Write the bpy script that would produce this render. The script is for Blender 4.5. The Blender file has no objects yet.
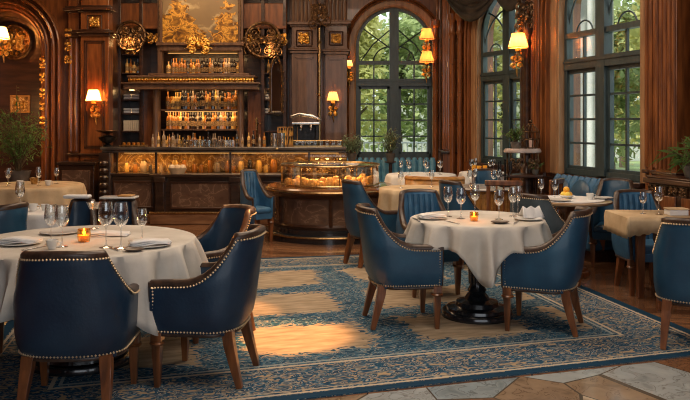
import bpy, math, random
from math import sin, cos, pi, radians, atan2, sqrt
from mathutils import Vector, Matrix
random.seed(7)
S = bpy.context.scene
COL = S.collection
F, HZ, EYE = 750.0, 122.0, 1.53          # focal length in px, horizon row, eye height
# ---------------------------------------------------------------- camera
cam_d = bpy.data.cameras.new('camera'); cam = bpy.data.objects.new('camera', cam_d); COL.objects.link(cam)
cam.location = (0, 0, EYE); cam.rotation_euler = (pi/2, 0, 0)
cam_d.sensor_width = 36; cam_d.lens = F/690*36; cam_d.shift_y = -(200-HZ)/690.0
cam_d.clip_start = .05; cam_d.clip_end = 300
S.camera = cam
S.cycles.filter_width = 1.1
# ---------------------------------------------------------------- world, sun, big lights, exposure
S.view_settings.view_transform = 'Standard'; S.view_settings.look = 'None'
S.view_settings.exposure = 0.2; S.view_settings.gamma = 1; S.view_settings.use_curve_mapping = False
W = bpy.data.worlds.new('sky'); S.world = W; W.use_nodes = True
bg = W.node_tree.nodes['Background']; bg.inputs[0].default_value = (.70, .78, .80, 1); bg.inputs[1].default_value = 1.9
def lamp(name, kind, loc, energy, color, rot=(0,0,0), size=1, size_y=None, spot=None, blend=.6):
    d = bpy.data.lights.new(name, kind); d.energy = energy; d.color = color
    if kind == 'AREA':
        d.size = size
        if size_y: d.shape = 'RECTANGLE'; d.size_y = size_y
    elif kind in ('POINT', 'SPOT'): d.shadow_soft_size = size
    if kind == 'SPOT': d.spot_size = spot; d.spot_blend = blend
    o = bpy.data.objects.new(name, d); COL.objects.link(o); o.location = loc; o.rotation_euler = rot
    return o
sun = lamp('sun', 'SUN', (0, 0, 30), 4.6, (1, .95, .82)); sun.data.angle = .02
sun.rotation_euler = Vector((.72, .38, -.85)).to_track_quat('-Z', 'Y').to_euler()
# added out-of-view fills: soft warm-white panels under the ceiling, cool one behind the camera
lamp('ceiling_fill_near', 'AREA', (0.6, 3.4, 4.5), 85, (1, .80, .62), (0, 0, 0), 3.0, 2.2)
lamp('ceiling_fill_mid', 'AREA', (0.2, 7.2, 4.5), 120, (1, .78, .58), (0, 0, 0), 3.5, 2.2)
lamp('ceiling_fill_bar', 'AREA', (-1.6, 10.6, 4.5), 120, (1, .66, .38), (0, 0, 0), 4.5, 1.2)
lamp('front_fill', 'AREA', (1.5, -2.6, 2.6), 100, (.86, .93, 1), (radians(82), 0, 0), 6.0, 3.0)
def daylight(name, loc, tgt, e, sx, sy):
    o = lamp(name, 'AREA', loc, e, (.86, .95, 1), (0, 0, 0), sx, sy)
    o.rotation_euler = (Vector(tgt)-Vector(loc)).to_track_quat('-Z', 'Y').to_euler(); return o
# warm ceiling spots whose pools fall on the rug
def spot(name, loc, tgt, e, ang, blend=.5, col=(1, .43, .12), size=.06):
    o = lamp(name, 'SPOT', loc, e, col, (0, 0, 0), size, None, radians(ang), blend)
    o.rotation_euler = (Vector(tgt)-Vector(loc)).to_track_quat('-Z', 'Y').to_euler(); return o
spot('rug_downlight', (-.45, 5.6, 4.5), (-.40, 5.35, 0), 1700, 13)
spot('rug_downlight.001', (-.9, 6.3, 4.5), (-.95, 6.0, 0), 1000, 12)
# ---------------------------------------------------------------- pixel helpers (photograph -> metres)
def G(px, py, z=0.0):
    Y = F*(EYE-z)/(py-HZ); return ((px-345)*Y/F, Y)
def PX(px, Y): return (px-345)*Y/F
def PZ(py, Y): return EYE-(py-HZ)*Y/F
# ---------------------------------------------------------------- materials
MATS = {}
def nm(name):
    m = bpy.data.materials.new(name); m.use_nodes = True; nt = m.node_tree
    return m, nt, nt.nodes['Principled BSDF']
def N(nt, t, **kw):
    n = nt.nodes.new(t)
    for k, v in kw.items():
        if k.startswith('i_'):
            key = k[2:]; n.inputs[int(key) if key.isdigit() else key].default_value = v
        else: setattr(n, k, v)
    return n
def L(nt, a, b): nt.links.new(a, b)
def ramp(nt, stops, interp='LINEAR'):
    r = nt.nodes.new('ShaderNodeValToRGB'); r.color_ramp.interpolation = interp
    e = r.color_ramp.elements
    while len(e) < len(stops): e.new(.5)
    for i, (p, c) in enumerate(stops): e[i].position = p; e[i].color = (*c, 1)
    return r
def mat(name, c1, c2=None, rough=.5, metal=0, scale=8, stretch=(1, 1, 1), bump=0, spec=.5, coat=0, detail=4, bscale=None, r2=None, coords='Object'):
    if name in MATS: return MATS[name]
    m, nt, b = nm(name)
    b.inputs['Base Color'].default_value = (*c1, 1); b.inputs['Roughness'].default_value = rough
    b.inputs['Metallic'].default_value = metal; b.inputs['Specular IOR Level'].default_value = spec
    b.inputs['Coat Weight'].default_value = coat
    tc = N(nt, 'ShaderNodeTexCoord'); mp = N(nt, 'ShaderNodeMapping'); mp.inputs['Scale'].default_value = stretch
    L(nt, tc.outputs[coords], mp.inputs[0])
    nz = N(nt, 'ShaderNodeTexNoise', i_Scale=scale, i_Detail=detail); L(nt, mp.outputs[0], nz.inputs['Vector'])
    if c2:
        r = ramp(nt, [(.32, c1), (.68, c2)]); L(nt, nz.outputs['Fac'], r.inputs[0]); L(nt, r.outputs[0], b.inputs['Base Color'])
    if r2 is not None:
        mr = N(nt, 'ShaderNodeMapRange'); mr.inputs[3].default_value = rough; mr.inputs[4].default_value = r2
        L(nt, nz.outputs['Fac'], mr.inputs[0]); L(nt, mr.outputs[0], b.inputs['Roughness'])
    if bump:
        n2 = nz
        if bscale:
            n2 = N(nt, 'ShaderNodeTexNoise', i_Scale=bscale, i_Detail=3); L(nt, mp.outputs[0], n2.inputs['Vector'])
        bp = N(nt, 'ShaderNodeBump', i_Strength=bump, i_Distance=.02); L(nt, n2.outputs['Fac'], bp.inputs['Height']); L(nt, bp.outputs[0], b.inputs['Normal'])
    MATS[name] = m; return m
WOOD = mat('panel_wood', (.11, .034, .010), (.30, .100, .027), .34, scale=3, stretch=(6, 6, .8), bump=.12, coat=.35)
WOODD = mat('dark_wood', (.028, .012, .007), (.075, .030, .014), .34, scale=3, stretch=(1, 6, 6), bump=.12, coat=.3)
WOODB = mat('bar_wood', (.018, .010, .008), (.05, .026, .016), .28, scale=4, stretch=(1, 5, 5), bump=.1, coat=.5)
WOODG = mat('grey_brown_wood', (.10, .050, .028), (.20, .105, .06), .42, scale=3, stretch=(6, 6, .8), bump=.12, coat=.2)
WOODL = mat('light_reveal_wood', (.24, .12, .055), (.42, .24, .12), .45, scale=3, stretch=(5, 5, .6), bump=.08)
LEG = mat('walnut_leg', (.09, .030, .010), (.26, .09, .028), .30, scale=6, stretch=(4, 4, .6), bump=.1, coat=.4)
OAK = mat('golden_oak', (.30, .13, .03), (.58, .28, .07), .35, scale=5, stretch=(1, 5, 5), bump=.1, coat=.3)
GOLD = mat('gilding', (.55, .27, .05), (.95, .58, .16), .28, 1, scale=30, bump=.5)
BRASS = mat('antique_brass', (.30, .18, .07), (.62, .42, .20), .3, 1, scale=40)
NAIL = mat('nail_brass', (.80, .62, .40), None, .3, .5)
IRON = mat('black_iron', (.012, .012, .014), (.03, .03, .032), .35, .6, scale=20, bump=.2)
BRONZE = mat('dark_bronze', (.05, .028, .015), (.20, .11, .05), .3, .7, scale=18, bump=.5)
PED = mat('ebonised_wood', (.007, .009, .012), (.016, .018, .022), .22, scale=8, coat=.6)
LEATHER = mat('blue_leather', (.010, .052, .108), (.020, .088, .165), .36, scale=5, bump=.06, bscale=60, coat=.12, r2=.5)
LEATHER_SHADED = mat('shaded_blue_leather', (.006, .024, .058), (.012, .042, .088), .34, scale=5, bump=.06, bscale=60, coat=.12, r2=.48)  # same blue leather, darkened: shade on the left chairs put into the colour
VELVET = mat('blue_velvet', (.018, .078, .165), (.05, .17, .32), .55, scale=7, bump=.1, bscale=40)
GREYV = mat('slate_upholstery', (.05, .075, .09), (.09, .12, .14), .6, scale=7, bump=.1, bscale=60)
RIM = mat('rim_leather', (.028, .016, .012), (.075, .042, .028), .35, scale=30)
LINEN = mat('white_linen', (.50, .47, .42), (.64, .61, .56), .75, scale=5, bump=.12, bscale=22)
LINENW = mat('napkin_linen', (.74, .74, .74), (.84, .84, .84), .7, scale=5, bump=.1, bscale=30)
TAN = mat('tan_linen', (.46, .32, .18), (.66, .50, .31), .7, scale=5, bump=.12, bscale=22)
CHINA = mat('white_china', (.78, .77, .74), None, .18, coat=.5)
DARKP = mat('dark_stoneware', (.10, .075, .06), (.17, .13, .10), .3, scale=20)
STEEL = mat('brushed_steel', (.45, .46, .47), (.72, .72, .72), .25, 1, scale=12)
FRAME = mat('window_paint', (.028, .045, .050), (.05, .075, .08), .4, scale=5, stretch=(4, 4, 1), bump=.08)
PLASTER = mat('ceiling_plaster', (.30, .20, .12), (.36, .25, .16), .8, scale=3)
SOIL = mat('soil', (.03, .018, .01), (.06, .035, .02), .9, scale=30, bump=.5)
TERRA = mat('glazed_pot', (.10, .09, .08), (.2, .17, .14), .3, scale=8, coat=.4)
DRAPE = mat('charcoal_drape', (.014, .013, .013), (.045, .038, .034), .45, scale=6, bump=.1)
GREENL = mat('houseplant_leaf', (.05, .13, .03), (.20, .32, .08), .45, scale=6)
SILVERL = mat('olive_leaf', (.10, .17, .09), (.28, .36, .22), .5, scale=6)
STEM = mat('plant_stem', (.09, .06, .03), (.16, .11, .05), .7, scale=20)
FRUITO = mat('orange_peel', (.90, .38, .03), (1, .55, .06), .4, scale=20, bump=.1)
YEL = mat('lemon_peel', (.95, .66, .08), (1, .78, .15), .4, scale=20, bump=.1)
PASTRY = mat('pastry', (.55, .25, .06), (.95, .60, .22), .45, scale=40, bump=.4)
BOOKP = mat('book_paper', (.55, .47, .36), (.75, .66, .52), .7, scale=3, stretch=(1, 1, 60))
def emis(name, c, s):
    m, nt, b = nm(name); b.inputs['Base Color'].default_value = (c[0]*.4, c[1]*.4, c[2]*.4, 1); b.inputs['Emission Color'].default_value = (*c, 1)
    b.inputs['Emission Strength'].default_value = s; b.inputs['Roughness'].default_value = .6; MATS[name] = m; return m
def shademat(name, c, s):
    m, nt, b = nm(name); o = nt.nodes['Material Output']; tr = N(nt, 'ShaderNodeBsdfTranslucent'); tr.inputs[0].default_value = (*c, 1)
    b.inputs['Base Color'].default_value = (*c, 1); b.inputs['Emission Color'].default_value = (*c, 1); b.inputs['Emission Strength'].default_value = s
    mx = N(nt, 'ShaderNodeMixShader', i_0=.6); L(nt, b.outputs[0], mx.inputs[1]); L(nt, tr.outputs[0], mx.inputs[2]); L(nt, mx.outputs[0], o.inputs[0]); MATS[name] = m; return m
SHADE = shademat('lamp_shade_silk', (.85, .42, .14), .5)
SHADEW = shademat('lamp_shade_cream', (.9, .60, .30), .4)
FLAME = emis('candle_flame', (1, .42, .06), 14)
LED = emis('shelf_light', (1, .50, .14), .7)
def glassy(name, col=(1, 1, 1), fac=.12, rough=.03, gl=(1, 1, 1), top=.75):
    m, nt, b = nm(name); nt.nodes.remove(b); o = nt.nodes['Material Output']
    t = N(nt, 'ShaderNodeBsdfTransparent'); t.inputs[0].default_value = (*col, 1)
    g = N(nt, 'ShaderNodeBsdfGlossy', i_Roughness=rough); g.inputs[0].default_value = (*gl, 1)
    lw = N(nt, 'ShaderNodeLayerWeight', i_Blend=.42)
    mr = N(nt, 'ShaderNodeMapRange'); mr.inputs[3].default_value = fac; mr.inputs[4].default_value = min(1, fac+top)
    mx = N(nt, 'ShaderNodeMixShader'); L(nt, lw.outputs['Facing'], mr.inputs[0]); L(nt, mr.outputs[0], mx.inputs[0])
    L(nt, t.outputs[0], mx.inputs[1]); L(nt, g.outputs[0], mx.inputs[2]); L(nt, mx.outputs[0], o.inputs[0]); MATS[name] = m; return m
PANE = glassy('window_pane', (.96, .98, .97), .0, top=.18)
CASEG = glassy('case_glass', (.97, .95, .90), .04)
def realglass(name, col=(1, 1, 1)):
    m, nt, b = nm(name); b.inputs['Base Color'].default_value = (*col, 1); b.inputs['Transmission Weight'].default_value = 1
    b.inputs['Roughness'].default_value = .02; b.inputs['IOR'].default_value = 1.45; MATS[name] = m; return m
WGLASS = glassy('wine_glass', (.93, .95, .96), .10, .04)
AMBERG = glassy('amber_glass', (1, .80, .42), .15, .08, (1, .75, .4))
BOT = [mat('bottle_amber', (.50, .18, .03), None, .15, coat=.6), mat('bottle_green', (.05, .10, .04), None, .12, coat=.6),
       mat('bottle_clear', (.42, .30, .20), None, .12, coat=.6), mat('bottle_dark', (.03, .018, .012), None, .12, coat=.6), mat('bottle_gold', (.85, .50, .14), None, .2, coat=.5)]
LABEL = mat('bottle_label', (.07, .035, .018), (.55, .34, .14), .6, scale=60)
def leafmat(name, c1, c2):
    m, nt, b = nm(name); o = nt.nodes['Material Output']
    tc = N(nt, 'ShaderNodeTexCoord'); nz = N(nt, 'ShaderNodeTexNoise', i_Scale=1.3, i_Detail=5); L(nt, tc.outputs['Object'], nz.inputs['Vector'])
    r = ramp(nt, [(.3, c1), (.7, c2)]); L(nt, nz.outputs['Fac'], r.inputs[0]); L(nt, r.outputs[0], b.inputs['Base Color']); b.inputs['Roughness'].default_value = .6
    tr = N(nt, 'ShaderNodeBsdfTranslucent'); L(nt, r.outputs[0], tr.inputs[0]); mx = N(nt, 'ShaderNodeMixShader', i_0=.45)
    L(nt, b.outputs[0], mx.inputs[1]); L(nt, tr.outputs[0], mx.inputs[2]); L(nt, mx.outputs[0], o.inputs[0]); MATS[name] = m; return m
GREENL = leafmat('houseplant_leaf', (.07, .17, .04), (.26, .40, .11)); SILVERL = leafmat('olive_leaf', (.20, .30, .17), (.48, .58, .36))
LEAF = [leafmat('leaf_yellow', (.42, .44, .16), (.78, .74, .34)), leafmat('leaf_green', (.20, .28, .11), (.48, .54, .26)), leafmat('leaf_grey', (.42, .48, .38), (.68, .72, .60))]
GRASS = mat('grass', (.16, .24, .08), (.34, .40, .20), .8, scale=2)
BARK = mat('bark', (.06, .045, .03), (.13, .10, .07), .8, scale=10, bump=.5)
STONEW = mat('pale_stone', (.42, .42, .40), (.58, .58, .55), .8, scale=2)
def marble(name, c1, c2, vein, scale=5, rough=.2):
    m, nt, b = nm(name); tc = N(nt, 'ShaderNodeTexCoord')
    nz = N(nt, 'ShaderNodeTexNoise', i_Scale=scale, i_Detail=6, i_Distortion=1.5); L(nt, tc.outputs['Object'], nz.inputs['Vector'])
    r = ramp(nt, [(.25, c1), (.49, c2), (.515, vein), (.54, c2), (.8, c1)]); L(nt, nz.outputs['Fac'], r.inputs[0]); L(nt, r.outputs[0], b.inputs['Base Color'])
    b.inputs['Roughness'].default_value = rough; MATS[name] = m; return m
MARB = marble('brown_marble', (.075, .042, .03), (.15, .085, .055), (.24, .15, .10), 3)
ONYX = marble('lit_onyx', (.06, .03, .012), (.40, .20, .06), (.95, .65, .28), 5)
# wood parquet floor
def floor_mat():
    m, nt, b = nm('parquet'); tc = N(nt, 'ShaderNodeTexCoord'); mp = N(nt, 'ShaderNodeMapping'); mp.inputs['Rotation'].default_value = (0, 0, radians(14))
    L(nt, tc.outputs['Object'], mp.inputs[0])
    br = N(nt, 'ShaderNodeTexBrick', i_Scale=1.0); br.inputs['Brick Width'].default_value = .9; br.inputs['Row Height'].default_value = .14; br.inputs['Mortar Size'].default_value = .004
    br.inputs['Color1'].default_value = (.11, .050, .026, 1); br.inputs['Color2'].default_value = (.26, .130, .068, 1); br.inputs['Mortar'].default_value = (.02, .01, .006, 1)
    L(nt, mp.outputs[0], br.inputs['Vector'])
    nz = N(nt, 'ShaderNodeTexNoise', i_Scale=2.2, i_Detail=6); mp2 = N(nt, 'ShaderNodeMapping'); mp2.inputs['Scale'].default_value = (.8, 7, 1); L(nt, mp.outputs[0], mp2.inputs[0]); L(nt, mp2.outputs[0], nz.inputs['Vector'])
    mx = N(nt, 'ShaderNodeMix', data_type='RGBA', blend_type='OVERLAY'); mx.inputs[0].default_value = .8
    L(nt, br.outputs['Color'], mx.inputs[6]); L(nt, nz.outputs['Fac'], mx.inputs[7]); L(nt, mx.outputs[2], b.inputs['Base Color'])
    b.inputs['Roughness'].default_value = .22; b.inputs['Coat Weight'].default_value = .3
    bp = N(nt, 'ShaderNodeBump', i_Strength=.15, i_Distance=.01); L(nt, nz.outputs['Fac'], bp.inputs['Height']); L(nt, bp.outputs[0], b.inputs['Normal'])
    MATS['parquet'] = m; return m
def stone_mat():
    m, nt, b = nm('marble_tiles'); tc = N(nt, 'ShaderNodeTexCoord'); mp = N(nt, 'ShaderNodeMapping'); mp.inputs['Rotation'].default_value = (0, 0, radians(-40))
    L(nt, tc.outputs['Object'], mp.inputs[0])
    vo = N(nt, 'ShaderNodeTexVoronoi', i_Scale=1.55); vo.inputs['Randomness'].default_value = .85; L(nt, mp.outputs[0], vo.inputs['Vector'])
    ve = N(nt, 'ShaderNodeTexVoronoi', i_Scale=1.55, feature='DISTANCE_TO_EDGE'); ve.inputs['Randomness'].default_value = .85; L(nt, mp.outputs[0], ve.inputs['Vector'])
    sep = N(nt, 'ShaderNodeSeparateColor'); L(nt, vo.outputs['Color'], sep.inputs[0])
    r = ramp(nt, [(0, (.22, .27, .30)), (.2, (.24, .17, .11)), (.38, (.30, .33, .34)), (.54, (.38, .30, .21)), (.7, (.17, .085, .045)), (.82, (.27, .33, .37))], 'CONSTANT'); L(nt, sep.outputs[0], r.inputs[0])
    nz = N(nt, 'ShaderNodeTexNoise', i_Scale=6, i_Detail=8, i_Distortion=1.2); L(nt, tc.outputs['Object'], nz.inputs['Vector'])
    r2 = ramp(nt, [(.3, (.35, .35, .35)), (.48, (.62, .6, .58)), (.5, (.25, .22, .2)), (.52, (.6, .6, .6)), (.75, (.8, .78, .75))]); L(nt, nz.outputs['Fac'], r2.inputs[0])
    mx = N(nt, 'ShaderNodeMix', data_type='RGBA', blend_type='OVERLAY'); mx.inputs[0].default_value = .75; L(nt, r.outputs[0], mx.inputs[6]); L(nt, r2.outputs[0], mx.inputs[7])
    lt = N(nt, 'ShaderNodeMath', operation='LESS_THAN'); lt.inputs[1].default_value = .008; L(nt, ve.outputs['Distance'], lt.inputs[0])
    m3 = N(nt, 'ShaderNodeMix', data_type='RGBA'); L(nt, lt.outputs[0], m3.inputs[0]); L(nt, mx.outputs[2], m3.inputs[6]); m3.inputs[7].default_value = (.10, .08, .06, 1)
    L(nt, m3.outputs[2], b.inputs['Base Color']); b.inputs['Roughness'].default_value = .16; MATS['marble_tiles'] = m; return m
RUGW, RUGH = 4.95, 4.35
def rug_mat():
    m, nt, b = nm('rug_wool'); uv = N(nt, 'ShaderNodeUVMap'); sp = N(nt, 'ShaderNodeSeparateXYZ'); L(nt, uv.outputs[0], sp.inputs[0])
    def M(op, a, bb=None, c=None):
        n = N(nt, 'ShaderNodeMath', operation=op)
        for i, v in enumerate((a, bb, c)):
            if v is None: continue
            if hasattr(v, 'is_linked') or hasattr(v, 'links'): L(nt, v, n.inputs[i])
            else: n.inputs[i].default_value = v
        return n.outputs[0]
    ux = M('MULTIPLY', sp.outputs[0], RUGW); vy = M('MULTIPLY', sp.outputs[1], RUGH)
    dx = M('MINIMUM', ux, M('SUBTRACT', RUGW, ux)); dy = M('MINIMUM', vy, M('SUBTRACT', RUGH, vy))
    d = M('MINIMUM', dx, dy)                                  # metres to the nearest edge
    cb = N(nt, 'ShaderNodeCombineXYZ'); L(nt, ux, cb.inputs[0]); L(nt, vy, cb.inputs[1])
    # field ornament: distorted blobs, stretched across
    mp = N(nt, 'ShaderNodeMapping'); mp.inputs['Scale'].default_value = (1, 2.0, 1); L(nt, cb.outputs[0], mp.inputs[0])
    n1 = N(nt, 'ShaderNodeTexNoise', i_Scale=5.5, i_Detail=2.0, i_Distortion=3.0); L(nt, mp.outputs[0], n1.inputs['Vector'])
    n3 = N(nt, 'ShaderNodeTexNoise', i_Scale=1.6, i_Detail=2); L(nt, cb.outputs[0], n3.inputs['Vector'])
    r1 = ramp(nt, [(.0, (.006, .025, .055)), (.38, (.010, .050, .10)), (.46, (.03, .14, .24)), (.485, (.22, .28, .28)), (.50, (.50, .38, .22)), (.515, (.02, .10, .18)), (.62, (.006, .03, .065)), (.66, (.05, .19, .30)), (.72, (.48, .40, .28))])
    L(nt, n1.outputs['Fac'], r1.inputs[0])
    # border band: finer pattern
    n2 = N(nt, 'ShaderNodeTexVoronoi', i_Scale=8.5); L(nt, mp.outputs[0], n2.inputs['Vector'])
    n2b = N(nt, 'ShaderNodeTexNoise', i_Scale=8, i_Detail=1.5, i_Distortion=2.5); L(nt, mp.outputs[0], n2b.inputs['Vector'])
    r2 = ramp(nt, [(.0, (.42, .33, .22)), (.38, (.40, .30, .18)), (.42, (.02, .09, .16)), (.50, (.008, .040, .09)), (.55, (.03, .15, .26)), (.59, (.52, .42, .28)), (.63, (.012, .05, .10))]); L(nt, n2b.outputs['Fac'], r2.inputs[0])
    inb = M('LESS_THAN', d, .58)
    mA = N(nt, 'ShaderNodeMix', data_type='RGBA'); L(nt, inb, mA.inputs[0]); L(nt, r1.outputs[0], mA.inputs[6]); L(nt, r2.outputs[0], mA.inputs[7])
    # beige panels in the field, ragged edges
    px = M('PINGPONG', M('SUBTRACT', ux, .28), .62); py = M('PINGPONG', M('SUBTRACT', vy, .62), .515)
    wob = M('MULTIPLY', M('SUBTRACT', n3.outputs['Fac'], .5), .30); wob2 = M('MULTIPLY', M('SUBTRACT', n1.outputs['Fac'], .5), .40)
    e = M('ADD', M('MINIMUM', M('SUBTRACT', px, .17), M('SUBTRACT', py, .17)), M('ADD', wob, wob2))
    pan = M('MULTIPLY', M('GREATER_THAN', e, .0), M('GREATER_THAN', d, .66))
    n4 = N(nt, 'ShaderNodeTexNoise', i_Scale=5, i_Detail=5); mp4 = N(nt, 'ShaderNodeMapping'); mp4.inputs['Scale'].default_value = (1, 4, 1); L(nt, cb.outputs[0], mp4.inputs[0]); L(nt, mp4.outputs[0], n4.inputs['Vector'])
    r4 = ramp(nt, [(.3, (.26, .20, .13)), (.7, (.48, .38, .27))]); L(nt, n4.outputs['Fac'], r4.inputs[0])
    mB = N(nt, 'ShaderNodeMix', data_type='RGBA'); L(nt, pan, mB.inputs[0]); L(nt, mA.outputs[2], mB.inputs[6]); L(nt, r4.outputs[0], mB.inputs[7])
    cur = mB.outputs[2]
    for lo, hi, c in ((.0, .075, (.010, .045, .09)), (.085, .105, (.50, .44, .34)), (.13, .142, (.40, .35, .27)), (.55, .575, (.50, .43, .32)), (.60, .62, (.3, .34, .33))):
        w = M('MULTIPLY', M('GREATER_THAN', d, lo), M('LESS_THAN', d, hi))
        mx = N(nt, 'ShaderNodeMix', data_type='RGBA'); L(nt, w, mx.inputs[0]); L(nt, cur, mx.inputs[6]); mx.inputs[7].default_value = (*c, 1); cur = mx.outputs[2]
    L(nt, cur, b.inputs['Base Color']); b.inputs['Roughness'].default_value = .9; b.inputs['Specular IOR Level'].default_value = .15
    bp = N(nt, 'ShaderNodeBump', i_Strength=.4, i_Distance=.01); L(nt, n1.outputs['Fac'], bp.inputs['Height']); L(nt, bp.outputs[0], b.inputs['Normal'])
    MATS['rug'] = m; return m
# ---------------------------------------------------------------- mesh helper
class MB:
    def __init__(s, xf=None): s.v = []; s.f = []; s.x = xf or Matrix()
    def add(s, vs, fs):
        o = len(s.v); s.v += [tuple(s.x @ Vector(v)) for v in vs]; s.f += [tuple(i+o for i in f) for f in fs]
    def box(s, x0, x1, y0, y1, z0, z1):
        s.add([(x0, y0, z0), (x1, y0, z0), (x1, y1, z0), (x0, y1, z0), (x0, y0, z1), (x1, y0, z1), (x1, y1, z1), (x0, y1, z1)],
              [(3, 2, 1, 0), (4, 5, 6, 7), (0, 1, 5, 4), (1, 2, 6, 5), (2, 3, 7, 6), (3, 0, 4, 7)]); return s
    def prism(s, poly, a0, a1, axis='z'):
        n = len(poly)
        def p(q, a): return (q[0], q[1], a) if axis == 'z' else ((q[0], a, q[1]) if axis == 'y' else (a, q[0], q[1]))
        s.add([p(q, a0) for q in poly]+[p(q, a1) for q in poly], [tuple(range(n))[::-1], tuple(range(n, 2*n))]+[(i, (i+1) % n, n+(i+1) % n, n+i) for i in range(n)]); return s
    def lathe(s, prof, c=(0, 0, 0), seg=20, sx=1, sy=1):
        vs = []; fs = []; n = len(prof)
        for k in range(seg):
            a = 2*pi*k/seg
            for r, z in prof: vs.append((c[0]+r*cos(a)*sx, c[1]+r*sin(a)*sy, c[2]+z))
        for k in range(seg):
            k2 = (k+1) % seg
            for i in range(n-1): fs.append((k*n+i, k2*n+i, k2*n+i+1, k*n+i+1))
        if prof[0][0] > 1e-6: fs.append(tuple(k*n for k in range(seg))[::-1])
        if prof[-1][0] > 1e-6: fs.append(tuple(k*n+n-1 for k in range(seg)))
        s.add(vs, fs); return s
    def tube(s, pts, r, seg=8, closed=False, twist=0, flat=1):
        pts = [Vector(p) for p in pts]; n = len(pts); rs = r if isinstance(r, (list, tuple)) else [r]*n
        vs = []; fs = []; up = None
        for i, p in enumerate(pts):
            t = (pts[(i+1) % n]-pts[i-1]) if closed else (pts[min(i+1, n-1)]-pts[max(i-1, 0)])
            if t.length < 1e-9: t = Vector((0, 0, 1))
            t.normalize()
            if up is None: up = Vector((0, 1, 0)) if abs(t.y) < .9 else Vector((1, 0, 0))
            u = (up - t*up.dot(t))
            if u.length < 1e-4: u = Vector((1, 0, 0))-t*t.x
            u.normalize(); w = t.cross(u); up = u
            for k in range(seg):
                a = 2*pi*k/seg+twist; vs.append(tuple(p+(u*cos(a)*flat+w*sin(a))*rs[i]))
        m = n if closed else n-1
        for i in range(m):
            j = (i+1) % n
            for k in range(seg): fs.append((i*seg+k, i*seg+(k+1) % seg, j*seg+(k+1) % seg, j*seg+k))
        if not closed: fs += [tuple(range(seg))[::-1], tuple((n-1)*seg+k for k in range(seg))]
        s.add(vs, fs); return s
    def ball(s, c, r, seg=8, rings=6, sz=1):
        prof = [(r*sin(pi*i/rings), -r*cos(pi*i/rings)*sz) for i in range(rings+1)]; prof[0] = (0, prof[0][1]); prof[-1] = (0, prof[-1][1])
        return s.lathe(prof, c, seg)
    def octa(s, c, r):
        x, y, z = c; s.add([(x+r, y, z), (x-r, y, z), (x, y+r, z), (x, y-r, z), (x, y, z+r), (x, y, z-r)], [(0, 2, 4), (2, 1, 4), (1, 3, 4), (3, 0, 4), (2, 0, 5), (1, 2, 5), (3, 1, 5), (0, 3, 5)]); return s
    def grid(s, P, closed_u=False):
        a = len(P); b = len(P[0]); vs = [p for row in P for p in row]; fs = []
        for i in range(a if closed_u else a-1):
            for j in range(b-1): fs.append((i*b+j, ((i+1) % a)*b+j, ((i+1) % a)*b+j+1, i*b+j+1))
        s.add(vs, fs); return s
    def build(s, name, m, parent=None, smooth=True, bevel=0, solid=0, ang=35, kind=None, label=None, seg=2):
        me = bpy.data.meshes.new(name); me.from_pydata(s.v, [], s.f); me.update()
        for mm in (m if isinstance(m, (list, tuple)) else [m]): me.materials.append(mm)
        if smooth:
            me.shade_smooth(); me.set_sharp_from_angle(angle=radians(ang))
        o = bpy.data.objects.new(name, me); COL.objects.link(o)
        if parent: o.parent = parent
        if solid: md = o.modifiers.new('s', 'SOLIDIFY'); md.thickness = solid; md.offset = 0
        if bevel: md = o.modifiers.new('b', 'BEVEL'); md.width = bevel; md.segments = seg; md.limit_method = 'ANGLE'
        if kind: o['kind'] = kind
        if label: o['label'] = label
        return o
def tag(o, label, cat, group=None, kind=None):
    o['label'] = label; o['category'] = cat
    if group: o['group'] = group
    if kind: o['kind'] = kind
    return o
def thing(name, label, cat, loc=(0, 0, 0), rz=0, group=None):
    o = bpy.data.objects.new(name, None); COL.objects.link(o); o.empty_display_size = .1
    o.location = loc; o.rotation_euler = (0, 0, rz); return tag(o, label, cat, group)
def struct(name, loc=(0, 0, 0), rz=0):
    o = bpy.data.objects.new(name, None); COL.objects.link(o); o.location = loc; o.rotation_euler = (0, 0, rz); o['kind'] = 'structure'; return o
def copy_tree(o, parent=None):
    c = o.copy(); COL.objects.link(c)
    if parent is not None: c.parent = parent
    for ch in list(o.children): copy_tree(ch, c)
    return c
def again(proto, loc, rz=0, label=None, group=None, sc=None):
    c = copy_tree(proto); c.location = loc; c.rotation_euler = (0, 0, rz)
    if label: c['label'] = label
    if group: c['group'] = group
    if sc: c.scale = (sc, sc, sc)
    return c
def face(fx, fy): return atan2(-fx, fy)
def scroll(mb, cx, cz, r, turns=1.4, a0=0, sgn=1, t=.012, y=0, n=22):
    pts = []
    for i in range(n):
        k = i/(n-1); a = a0+sgn*turns*2*pi*k; rr = r*(1-.82*k); pts.append((cx+rr*cos(a), y-.01*sin(k*pi), cz+rr*sin(a)))
    mb.tube(pts, [t*(1-.5*i/(n-1)) for i in range(n)], 6)
    mb.ball(pts[-1], t*1.5, 6, 4)
def ornament(mb, cx, cz, w, h, seed=0, t=.012, y=0, n=6):
    rnd = random.Random(seed)
    mb.ball((cx, y, cz), min(w, h)*.16, 8, 6)
    for i in range(n):
        u = (i//2+.5)/(n/2)*2-1
        for sg in (-1, 1):
            scroll(mb, cx+sg*w*.27, cz+u*h*.36, min(w*.24, h*.5/(n/2)*1.3), 1.2+rnd.random()*.5, rnd.random()*6, sg, t, y, 16)
    for i in range(n+2): mb.ball((cx+(rnd.random()-.5)*w*.8, y-.005, cz+(rnd.random()-.5)*h*.9), t*1.6, 6, 4)
# ================================================================ ROOM SHELL
CEIL = 4.8
def poly_floor(pts, z0, z1, name, m, **kw): return MB().prism(pts, z0, z1).build(name, m, smooth=False, **kw)
OUT = [(-7, -3), (6.79, -3), (2.65, 10.35), (3.02, 10.75), (1.97, 13.0), (1.8, 14), (-7, 14)]
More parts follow.
